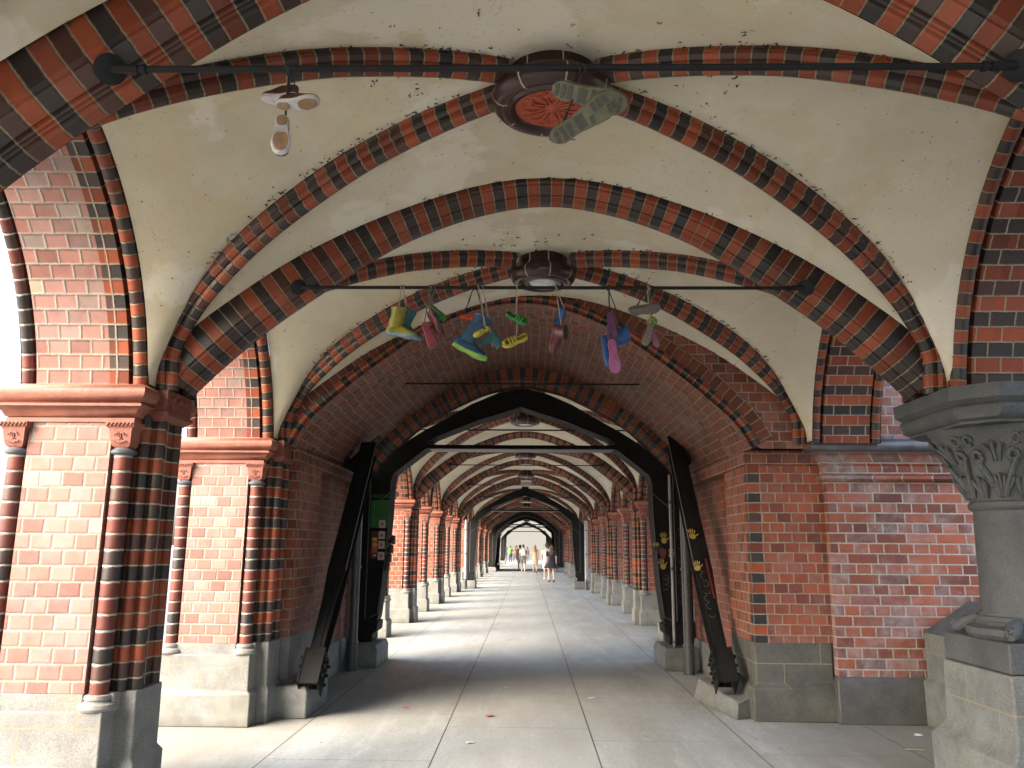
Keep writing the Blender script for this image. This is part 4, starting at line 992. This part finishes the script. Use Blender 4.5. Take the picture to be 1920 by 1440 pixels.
# ------------------------------------------------------------------ hanging shoes
def wpt(px,py,Y):
    d=f_*1500+r_*(px-960)+u_*(720-py); k=Y/d.y; return Vector((0,0,1.6))+d*k
def tab(T,t):
    for (a,x),(b,y) in zip(T,T[1:]):
        if t<=b: return x+(y-x)*(t-a)/(b-a)
    return T[-1][1]
HWT=[(0,.0),(.015,.055),(.06,.095),(.14,.118),(.3,.108),(.45,.112),(.62,.150),(.76,.163),(.87,.145),(.94,.108),(.985,.05),(1,.0)]
SMAT={}
def smat(c,rough=.45):
    k=(c,rough)
    if k not in SMAT: SMAT[k]=plain('shoe_%d'%len(SMAT),c,rough,n=.33,scale=22,bump=.6)
    return SMAT[k]
DRK=(.015,.015,.018)
def shoe(name,label,pos,toe,up,L,cu,cs,kind='low',cord=None,H=.5,tread=None,lean=0.0,cat='shoe',rodz=None,trim=None):
    toe=Vector(toe).normalized(); up=Vector(up); up=(up-toe*up.dot(toe)).normalized(); sd_=up.cross(toe)
    pos=Vector(pos); M_=Matrix(((toe.x,sd_.x,up.x,0),(toe.y,sd_.y,up.y,0),(toe.z,sd_.z,up.z,0),(0,0,0,1)))
    t=thing(name,label,cat,pos); t.rotation_euler=M_.to_euler()
    ts=[0,.015,.04,.08,.14,.2,.3,.4,.5,.6,.68,.76,.83,.89,.94,.975,1]
    def P(q,y,z): return ((q-.5)*L,y,z)
    sh=[(0,.012),(.35,.004),(.62,.0),(1,.018)]
    # sole
    m=MB(); n=len(ts); spring=lambda q: L*tab([(0,.02),(.25,0),(.7,0),(1,.06)],q)
    th=.085*L
    G=[]
    for q in ts:
        h=tab(HWT,q)*L*1.04; z=spring(q)-.0; arch=tab([(0,0),(.3,0),(.42,.02*L),(.55,0),(1,0)],q)
        G.append([P(q,-h*.93,z+arch),P(q,-h*.5,z+arch),P(q,0,z+arch),P(q,h*.5,z+arch),P(q,h*.93,z+arch),P(q,h*1.03,z+th*.5),P(q,h,z+th),P(q,0,z+th),P(q,-h,z+th),P(q,-h*1.03,z+th*.5),P(q,-h*.93,z+arch)])
    m.grid(G,[[(0,0)]*11]*n,smat(cs,.6)); so_=m.build('sole',t,sharp=50)
    if tread:
        for (q0,q1) in ((.03,.33),(.55,.97)) if tread[1]=='pad' else ():
            m=MB(); qs=[q0+(q1-q0)*k/8 for k in range(9)]
            R=[P(q,tab(HWT,q)*L*.78*math.sqrt(max(0,1-((k-4)/4.3)**4)),spring(q)-.0035) for k,q in enumerate(qs)]; R2=[(x,-y,z) for x,y,z in R[::-1]]
            m.extrude(R+R2,(0,0,.003),smat(tread[0],.8)); m.build('tread_pad',so_)
        if tread[1]=='lug':
            m=MB()
            for q in (.07,.16,.25,.56,.65,.74,.83,.91):
                for sg in (-1,1):
                    if random.random()<.2: continue
                    h=tab(HWT,q)*L*.8; y0,y1=(h*.12,h*.95); z=spring(q)-.005
                    m.extrude([P(q-.025,sg*y0,z),P(q+.028,sg*y0,z),P(q+.02,sg*y1,z),P(q-.03,sg*y1,z)],(0,0,.006),smat(tread[0],.8))
            m.box(-.17*L,-.02*L,-.09*L,.09*L,-.001+.012*L,.004+.012*L,smat(tread[0],.8)); m.build('tread_lugs',so_,weld=False)
    # upper
    if kind in('low','boot'):
        hh=[(0,.16),(.03,.25),(.1,.30),(.3,.30),(.42,.33),(.55,.29),(.68,.22),(.82,.165),(.93,.13),(.98,.08),(1,.03)]
        m=MB(); G=[]
        for q in ts:
            h=tab(HWT,q)*L; z0=spring(q)+th*.8; hz=tab(hh,q)*L-th*.3; row=[]
            for k in range(13):
                a=PI*k/12; row.append(P(q,h*.97*math.copysign(abs(math.cos(a))**.75,math.cos(a)),z0+hz*math.sin(a)**.8))
            G.append(row)
        m.grid(G,[[(0,0)]*13]*n,smat(cu)); 
        if kind=='boot':
            R=[]; zs=[.16,.24,.34,.5,.7,.9,1.0]
            for k,q in enumerate(zs):
                z=L*(.10+q*H*1.5); rx=L*(.235-.045*math.sin(min(1,q)*PI)*.6+.02*random.random()); ry=L*(.135+.03*q); cx_=-.235*L+lean*L*q+random.uniform(-.022,.022)*L
                R.append([(cx_+rx*math.cos(2*PI*j/20),ry*math.sin(2*PI*j/20)*(1+.10*math.sin(2.3*j+2*k)),z+.02*L*math.cos(2*PI*j/20)) for j in range(20)])
            m.ringloft(R,smat(cu))
        m.build('upper',t,sharp=60)
        m=MB()
        if kind=='boot':
            m.quad([(x*1.0,y*.9,z-.012*L) for x,y,z in R[-1]],smat(DRK,.8))
            m.build('opening',t)
            rim=R[-1]; m=MB(); m.tube(rim+[rim[0]],.014*L*1.2,smat(trim or cu,.4),n=6,caps=False); m.build('rim',t)
        else:
            m.quad([(-.27*L+.15*L*math.cos(2*PI*j/16),.07*L*math.sin(2*PI*j/16),L*.345+.03*L*math.cos(2*PI*j/16)) for j in range(16)],smat(DRK,.8)); m.build('opening',t)
            m=MB()
            for k in range(4):
                q=.47+.055*k; z=spring(q)+th*.8+tab(hh,q)*L-th*.25; m.tube([P(q-.01,-.05*L,z-.012*L),P(q,0,z+.004),P(q+.01,.05*L,z-.012*L)],.012*L,smat(trim or DRK,.7),n=5)
            m.build('laces',t)
    elif kind=='clog':
        m=MB(); G=[]
        for q in ts:
            h=tab(HWT,q)*L; z=spring(q)+th*.8; w=tab([(0,.12),(.1,.14),(.3,.08),(.5,.12),(.8,.13),(1,.04)],q)*L
            G.append([P(q,-h,z),P(q,-h*1.02,z+w),P(q,-h*.86,z+w),P(q,-h*.82,z+.01),P(q,h*.82,z+.01),P(q,h*.86,z+w),P(q,h*1.02,z+w),P(q,h,z)])
        m.grid(G,[[(0,0)]*8]*n,[smat(cu)]*3+[smat(tuple(c*.45 for c in cu),.7)]+[smat(cu)]*3)
        m.build('upper',t,sharp=60)
        for q in (.46,.58,.70):
            h=tab(HWT,q)*L*.93; z=spring(q)+th*.8+.1*L; hz=(.26-.25*(q-.46))*L
            m=MB(); P_=[P(q+.02*math.sin(a),h*math.cos(a),z+hz*.75*math.sin(a)) for a in [PI*k/12 for k in range(13)]]
            G=[[(x-.028*L,y,zz_) for x,y,zz_ in P_],[(x+.028*L,y,zz_) for x,y,zz_ in P_],[(x+.028*L,y,zz_-.012*L) for x,y,zz_ in P_],[(x-.028*L,y,zz_-.012*L) for x,y,zz_ in P_],[(x-.028*L,y,zz_) for x,y,zz_ in P_]]
            m.grid(G,[[(0,0)]*13]*5,smat(cu)); m.build('strap',t,sharp=60)
        m=MB(); m.quad([P(1,0,0)]*0 or [P(.86,-.13*L,spring(.86)+th+.1*L),P(.97,-.07*L,spring(.97)+th+.05*L),P(.97,.07*L,spring(.97)+th+.05*L),P(.86,.13*L,spring(.86)+th+.1*L)],smat(cu)); m.build('toe_cap',t)
    if cord:
        a,b,cc=cord  # a local attach, b world rod point
        bpy.context.view_layer.update()
        inv=(Matrix.Translation(pos)@M_.to_4x4()).inverted(); e=inv@Vector(b); s0=Vector(a)*L
        m=MB(); m.tube([s0,s0+(e-s0)*.5+Vector((.003,.002,0)),e],.0034,smat(cc,.9),n=5); m.tube([s0+Vector((.012,.004,0)),s0+(e-s0)*.5+Vector((-.004,.004,0)),e],.0022,smat(cc,.9),n=5)
        bb=Vector(b); m.tube([inv@(bb+Vector((.006*math.sin(q*2),.017*math.cos(q),.017*math.sin(q)))) for q in [k*PI/5 for k in range(14)]],.0035,smat(cc,.9),n=5); m.build('cord',t)
    return t
Y2=5.14; Z2=3.305; Y1=2.58; Z1=3.275
def rp(px,Y=Y2,Z=Z2): 
    q=wpt(px,540 if Y>4 else 133,Y); return (q.x,Y,Z)
TEAL=(.01,.085,.10); YEL=(.14,.13,.008); PNK=(.19,.028,.045); DPK=(.07,.01,.018); GRN=(.018,.13,.02); BLU=(.006,.04,.085); BLU2=(.008,.06,.19); PUR=(.075,.02,.07); PK2=(.22,.06,.15); GRY=(.09,.08,.065); LIM=(.12,.18,.018); ORG=(.38,.035,.012); STR=(.25,.22,.18)
s0=wpt(752,632,Y2)
shoe('rain_boot','yellow rain boot with pale blue sole, leftmost in the row of hanging shoes',s0,(1,-.15,-.20),(.22,0,1),.225,YEL,(.09,.15,.17),'boot',((-.28,0,.8),rp(752),STR),H=.5,lean=-.02)
shoe('rain_boot','teal rain boot half hidden behind the yellow boot',wpt(764,630,Y2+.10),(1,.5,-.35),(.25,0,1),.20,TEAL,(.06,.15,.17),'boot',((-.3,0,.7),rp(757),STR),H=.5)
shoe('hanging_shoe','dark pink shoe hanging toe down above the pink one',wpt(815,608,Y2),(.5,.2,-.9),(.5,-.9,.1),.19,DPK,DPK,'low',((-.45,0,.2),rp(806),GRY))
shoe('hanging_shoe','pink shoe hanging toe down beside the yellow boot',wpt(805,628,Y2-.05),(.42,.1,-1),(-.3,.9,.1),.19,PNK,PNK,'low',((-.45,0,.2),rp(809),GRY))
shoe('hanging_shoe','small green shoe hanging close under the rod',wpt(819,588,Y2),(.7,.1,-.55),(.3,.9,.5),.15,GRN,GRN,'low',((-.45,0,.2),rp(815),GRY))
shoe('rain_boot','large dark blue rain boot with lime green sole',wpt(878,664,Y2),(.88,-.1,-.47),(.42,0,.9),.26,BLU,(.11,.24,.035),'boot',((-.05,0,1.0),rp(893),DRK),H=.62,lean=.12,trim=(.01,.08,.2))
shoe('hanging_shoe','small orange shoe behind the top of the blue boot',wpt(876,598,Y2+.08),(-1,.1,.15),(.1,0,1),.11,ORG,ORG,'low',((.2,0,.3),rp(888),DRK))
shoe('hanging_shoe','small bright yellow shoe in the fold of the blue boot',wpt(903,624,Y2-.09),(-.85,0,-.5),(.4,-.8,.4),.12,(.28,.26,.015),(.28,.26,.06),'low',((-.3,0,.3),rp(897),STR))
shoe('rain_boot','small teal boot hanging sideways behind the blue boot',wpt(912,632,Y2+.05),(-.75,.1,-.65),(.6,.3,-.55),.15,TEAL,TEAL,'boot',((.0,0,.5),rp(905),STR),H=.4)
shoe('clog','green strapped clog hanging above the yellow one',wpt(969,601,Y2),(.85,-.05,-.42),(.35,-1.1,.55),.165,GRN,GRN,'clog',((-.1,0,.3),rp(969),STR))
shoe('clog','yellow strapped clog hanging lowest at mid row',wpt(966,643,Y2),(-.85,-.05,-.35),(-.35,-1.15,.55),.18,(.32,.27,.03),(.33,.28,.035),'clog',((-.1,0,.3),(wpt(970,605,Y2).x,Y2,wpt(970,605,Y2).z),STR))
shoe('rain_boot','crumpled dark red boot hanging toe down right of the clogs',wpt(1035,636,Y2),(-.15,.1,-1),(.95,-.6,.1),.20,DPK,DPK,'boot',((-.4,0,.3),rp(1042),STR),H=.25)
shoe('rain_boot','blue boot behind the crumpled dark red boot',wpt(1042,596,Y2+.1),(-.3,.1,-1),(.9,-.2,.3),.16,BLU2,BLU,'low',((-.4,0,.3),rp(1043),STR))
shoe('rain_boot','bright blue boot hanging toe down left of the purple ones',wpt(1131,660,Y2+.03),(.15,.1,-1),(1,.1,.12),.22,BLU2,BLU2,'boot',((-.3,0,.8),rp(1140),DRK),H=.5,lean=-.2)
shoe('rain_boot','dull purple boot hanging straight down from the rod',wpt(1147,612,Y2-.03),(.05,0,-1),(0,1,0),.21,PUR,PUR,'low',((-.45,0,.2),rp(1141),DRK))
shoe('rain_boot','shiny pink boot at the lowest point of the row',wpt(1151,667,Y2-.08),(.12,0,-1),(0,1,.1),.23,PK2,PK2,'low',((-.45,0,.2),rp(1142),DRK),trim=PK2)
shoe('sneaker','grey sneaker lying level close below the rod end, sole towards the viewer',wpt(1211,583,Y2-.02),(.95,.1,.18),(.1,.7,.65),.215,GRY,(.10,.09,.075),'low',((-.2,0,.35),rp(1211),DRK))
shoe('sneaker','worn grey sneaker hanging toe down, last in the row',wpt(1216,625,Y2-.06),(-.35,-.2,-1),(.1,.9,.1),.17,(.12,.105,.085),(.11,.095,.08),'low',((-.45,0,.2),rp(1214),STR))
shoe('hanging_shoe','small mauve shoe behind the last grey sneaker',wpt(1227,634,Y2+.08),(.3,0,-1),(.5,.8,.1),.13,(.14,.06,.10),(.14,.06,.10),'low',((-.45,0,.2),rp(1217),STR))
m=MB(); c_=wpt(1223,603,Y2+.03)
R=[(.034*math.sin(a),.034*-math.cos(a)) for a in [PI*k/12 for k in range(13)]]
m.lathe(0,0,[(max(r,0),z) for r,z in R],smat(LIM,.9),n=20); o=m.build('ball',None,'lime green ball dangling among the grey sneakers','ball'); o.location=c_
m=MB(); m.tube([(math.cos(a)*.0345,math.sin(a)*.0345*math.cos(.6*math.sin(2*a)),.0345*math.sin(.6*math.sin(2*a))) for a in [2*PI*k/30 for k in range(31)]],.0012,smat((.4,.4,.36),.9),n=4); m.build('seam',o)
m=MB(); e_=Vector(rp(1216))-c_; m.tube([(0,0,.034),e_],.002,smat(DRK,.9),n=5); m.build('cord',o)
# near rod: white-soled brown sneakers and the lug-soled pair
BRN=(.055,.02,.014); WHT=(.36,.355,.36); TAN=(.20,.125,.07)
shoe('sneaker','brown sneaker with white and tan sole hanging toe down from the nearest rod',wpt(527,245,Y1-.03),(.12,-.35,-.75),(-.12,.95,-.42),.20,BRN,WHT,'low',((-.45,0,.4),rp(542,Y1,Z1),DRK),tread=(TAN,'pad'))
shoe('sneaker','brown sneaker pointing right with white edge, beside the one hanging toe down',wpt(556,197,Y1),(.95,-.25,-.08),(.05,.42,.9),.17,BRN,WHT,'low',((-.35,0,.4),rp(540,Y1,Z1),DRK),tread=(TAN,'pad'),trim=(.4,.33,.05))
shoe('sneaker','brown sneaker turned away behind the white-soled pair',wpt(522,188,Y1+.22),(-.9,.35,.1),(.05,.1,1),.17,BRN,WHT,'low',((-.35,0,.4),rp(538,Y1,Z1),DRK))
OLV=(.095,.09,.055); CHR=(.028,.028,.026)
shoe('work_shoe','black work shoe with olive lug sole pointing right, across the rosette boss',wpt(1103,183,Y1-.02),(.93,-.1,-.33),(.25,.72,.62),.275,CHR,OLV,'low',((-.3,0,.4),rp(1085,Y1,Z1),DRK),tread=((.05,.055,.045),'lug'))
shoe('work_shoe','lower black work shoe with olive lug sole pointing up to the right',wpt(1100,221,Y1-.10),(.78,-.1,.52),(-.3,.85,.40),.27,CHR,OLV,'low',((-.3,0,.4),rp(1095,Y1,Z1),DRK),tread=((.05,.055,.045),'lug'))
# ------------------------------------------------------------------ people
def limb_body(pts,edges,radii,mat):
    me=bpy.data.meshes.new('body'); me.from_pydata(pts,edges,[]); me.materials.append(mat)
    o=bpy.data.objects.new('body',me); col.objects.link(o)
    mod=o.modifiers.new('skin','SKIN'); mod.use_smooth_shade=True
    sv=me.skin_vertices[0].data if me.skin_vertices else None
    if sv is None:
        bpy.context.view_layer.objects.active=o; o.select_set(True)
        bpy.ops.mesh.customdata_skin_add(); sv=me.skin_vertices[0].data
    for v,r in zip(sv,radii): v.radius=(r,r) if not isinstance(r,tuple) else r
    sv[0].use_root=True
    sub=o.modifiers.new('sub','SUBSURF'); sub.levels=1; sub.render_levels=1
    return o
def loft(m,rings,mat,n=18):
    R=[[(cx+rx*math.cos(2*PI*k/n),cy+ry*math.sin(2*PI*k/n),z) for k in range(n)] for cx,cy,z,rx,ry in rings]
    m.ringloft(R,mat); m.quad(R[-1],mat); m.quad(R[0][::-1],mat)
def person(label,loc,rz,h,skin,top,bottom,hair,kind='shirt_shorts',stride=.22,arms=(.05,-.05),shoesc=(.6,.6,.58),bag=None,group='people walking in the gallery',topsl=True,lean=0.0,longhair=False):
    t=thing('person',label,'person',loc,rz,group); s=h/1.72
    SK=smat(skin,.6); st=stride
    # faces +y (walking away from camera); y forward
    hipz=.90
    pts=[(0,0,.98),(0,0,1.18),(0,.01,1.38),(0,.015,1.47),(0,.02,1.53),(0,.03,1.62),(0,.03,1.70),
     (-.09,0,.93),(-.095,st*.5,.50),(-.095,st*.62-.02,.09),(-.095,st*.62+.12,.035),
     (.09,0,.93),(.095,-st*.35+.05,.50),(.095,-st*.9,.12),(.095,-st*.9+.12,.04),
     (-.17,.01,1.42),(-.22,.0+arms[0],1.16),(-.225,.06+arms[0]*2,.92),(-.225,.09+arms[0]*2.3,.84),(-.215,.10+arms[0]*2.5,.78),
     (.17,.01,1.42),(.22,.0+arms[1],1.16),(.225,.06+arms[1]*2,.92),(.225,.09+arms[1]*2.3,.84),(.215,.10+arms[1]*2.5,.78)]
    ed=[(0,1),(1,2),(2,3),(3,4),(4,5),(5,6),(0,7),(7,8),(8,9),(9,10),(0,11),(11,12),(12,13),(13,14),(2,15),(15,16),(16,17),(17,18),(18,19),(2,20),(20,21),(21,22),(22,23),(23,24)]
    ra=[(.14,.10),(.125,.09),(.14,.095),(.06,.055),(.055,.055),(.082,.095),(.06,.075),.088,.058,.038,.035,.088,.058,.038,.035,.055,.042,.032,.036,.022,.055,.042,.032,.036,.022]
    # fingers and thumb
    for i0,sg in ((18,-1),(23,1)):
        x,y,z=pts[i0]
        for k,(dy,l) in enumerate(((-.024,.075),(-.008,.085),(.008,.08),(.024,.065))):
            pts.append((x+sg*.004,y+dy,z-.04)); pts.append((x-sg*.008,y+dy*1.15+.01,z-.04-l)); n_=len(pts); ed+=[(i0,n_-2),(n_-2,n_-1)]; ra+=[.009,.007]
        pts.append((x-sg*.01,y+.04,z-.02)); pts.append((x-sg*.015,y+.055,z-.06)); n_=len(pts); ed+=[(i0,n_-2),(n_-2,n_-1)]; ra+=[.011,.008]
    b=limb_body([(x*s,y*s,z*s) for x,y,z in pts],ed,[tuple(q*s for q in r) if isinstance(r,tuple) else r*s for r in ra],SK); b.parent=t
    T=smat(top,.8)
    m=MB()
    if kind=='dress':
        loft(m,[(0,0,(.58 if bag!='short' else .66)*s,(.25 if bag!='short' else .37)*s,(.20 if bag!='short' else .30)*s),(0,0,.80*s,(.22 if bag!='short' else .29)*s,(.18 if bag!='short' else .24)*s),(0,0,.95*s,.18*s,.14*s),(0,0,1.14*s,.145*s,.115*s),(0,.01*s,1.32*s,.175*s,.12*s),(0,.01*s,1.43*s,.15*s,.095*s),(0,.015*s,1.475*s,.075*s,.065*s)],T)
        m.build('dress',t,sharp=70)
    else:
        loft(m,[(0,0,.90*s,.175*s,.135*s),(0,0,1.0*s,.17*s,.13*s),(0,0,1.16*s,.155*s,.122*s),(0,.01*s,1.32*s,.19*s,.13*s),(0,.01*s,1.42*s,.17*s,.105*s),(0,.015*s,1.485*s,.08*s,.07*s)],T); m.build('shirt',t,sharp=70)
    # sleeves
    for i in (15,20):
        m=MB(); a=Vector(pts[i])*s; b_=Vector(pts[i+1])*s; m.tube([a+(a-b_)*.1,a+(b_-a)*.4,a+(b_-a)*.75],[.068*s,.068*s,.062*s],T,n=12); m.build('sleeve',t)
    if kind!='dress':
        B_=smat(bottom,.8); full=kind=='trousers'
        m=MB(); loft(m,[(0,0,.80*s,.185*s,.135*s),(0,0,.9*s,.18*s,.135*s),(0,0,1.0*s,.17*s,.13*s)],B_)
        for i in (7,11):
            a=Vector(pts[i])*s;k_=Vector(pts[i+1])*s;c=Vector(pts[i+2])*s
            if full: m.tube([a,k_,c+(k_-c)*.1],[.105*s,.082*s,.07*s],B_,n=12)
            else: m.tube([a,a+(k_-a)*.95],[.11*s,.098*s],B_,n=12)
        m.build('trousers' if full else 'shorts',t)
    for i in (9,13):
        m=MB(); c=Vector(pts[i])*s; e=Vector(pts[i+1])*s; loftpts=[]
        m.tube([c+Vector((0,-.07*s,-.03*s)),c+Vector((0,0,-.02*s)),e+Vector((0,.02*s,.0)),e+Vector((0,.07*s,-.005))],[.03*s,.05*s,.045*s,.025*s],smat(shoesc,.6),n=10); m.build('shoe',t)
    # hair
    m=MB(); H_=smat(hair,.75); hc=Vector(pts[5])*s
    R=[]
    for q in range(8):
        a=-.35*PI+ (.85*PI)*q/7; z=hc.z+.02*s+.115*s*math.sin(a); r=max(.004,.098*s*math.cos(a))
        R.append((0,hc.y-.018*s,z,r*.88,r*1.02))
    loft(m,R,H_,16)
    if longhair: loft(m,[(0,hc.y-.10*s,1.22*s,.03*s,.02*s),(0,hc.y-.11*s,1.32*s,.085*s,.04*s),(0,hc.y-.09*s,1.46*s,.10*s,.05*s),(0,hc.y-.055*s,1.60*s,.09*s,.06*s)],H_,14)
    m.build('hair',t)
    # face: nose, eyes, mouth, ears
    m=MB(); fy=hc.y+.088*s
    m.tube([(0,fy,1.645*s),(0,fy+.022*s,1.605*s),(0,fy+.005,1.595*s)],[.006*s,.012*s,.008*s],SK,n=6)
    for sg in (-1,1): m.tube([(sg*.085*s,hc.y,1.64*s),(sg*.092*s,hc.y-.008,1.61*s),(sg*.085*s,hc.y,1.585*s)],[.012*s,.016*s,.01*s],SK,n=6)
    m.build('nose_and_ears',t)
    m=MB()
    for sg in (-1,1): m.tube([(sg*.022*s,fy-.004,1.64*s),(sg*.044*s,fy-.012,1.64*s)],.006*s,smat((.03,.02,.02),.4),n=6)
    m.tube([(-.02*s,fy-.004,1.565*s),(.02*s,fy-.004,1.565*s)],.005*s,smat((.3,.06,.05),.5),n=6); m.build('eyes_and_mouth',t)
    if isinstance(bag,tuple):
        m=MB(); B2=smat(bag,.8); m.rectloft(-.14*s,.14*s,-.27*s,-.12*s,[(1.02*s,-.01),(1.05*s,.01),(1.38*s,.0),(1.44*s,-.03)],B2)
        o=m.build('backpack',t,bevel=.03)
        m=MB()
        for sg in (-1,1): m.tube([(sg*.1*s,-.12*s,1.4*s),(sg*.1*s,.02*s,1.47*s),(sg*.1*s,.14*s,1.36*s),(sg*.12*s,-.1*s,1.1*s)],.014*s,B2,n=6)
        m.build('strap',o)
    return t
SKN=(.48,.31,.24)
def gp(px,py): q=gpt(px,py); return (q.x,q.y,0)
person('person in a flared black dress with long brown hair, nearest of the walkers',gp(1034,1092),.05,1.66,SKN,(.012,.012,.018),None,(.12,.06,.03),'dress',bag='short',longhair=True,shoesc=(.05,.05,.05),stride=.28)
person('person in white shirt and white shorts just left of the black dress',gp(1025,1087),0,1.76,SKN,(.70,.71,.74),(.66,.66,.68),(.10,.06,.04),stride=.22)
person('person in a long pale peach dress with long blond hair',gp(1003,1074),0,1.68,SKN,(.62,.42,.29),None,(.38,.24,.12),'dress',longhair=True,stride=.2,shoesc=(.2,.12,.08))
person('person with light grey backpack, white shirt and grey shorts',gp(981,1071.5),0,1.72,SKN,(.66,.66,.66),(.16,.15,.15),(.12,.09,.07),bag=(.58,.58,.62),stride=.2,shoesc=(.75,.75,.75))
person('person in a white shirt half hidden left of the grey backpack',gp(975,1070),0,1.70,SKN,(.66,.62,.58),(.5,.5,.52),(.08,.05,.03),stride=.2)
person('person in dark clothes standing by the left leg of the far steel portal',gp(928,1062),-1.2,1.82,SKN,(.02,.02,.022),(.015,.015,.018),(.03,.02,.02),'trousers',stride=.05,shoesc=(.02,.02,.02))
FAR=gp(950,1056.5)[1]
for i,(px,hh,topc,bot,lab,kd) in enumerate([(947,1.80,(.75,.76,.8),(.7,.7,.72),'tall person in white shirt and white trousers at the far left of the distant group','trousers'),
    (957,1.66,(.14,.38,.08),(.10,.11,.13),'person in a green top and dark trousers in the distant group','trousers'),(965,1.62,(.10,.13,.17),(.08,.09,.12),'person in dark blue clothes in the distant group','trousers'),
    (969,1.68,(.42,.09,.05),(.12,.12,.14),'person in an orange-red top in the distant group','shirt_shorts'),(989,1.55,(.45,.33,.25),(.6,.58,.55),'person in a tan top crouching small between backpack and peach dress','trousers')]):
    person(lab,(gp(px,1056.5)[0],FAR-1+(i%3)*.8,0),.2*i,hh,SKN,topc,bot,(.06,.04,.03),kd,stride=.1,group='people in the distant group')
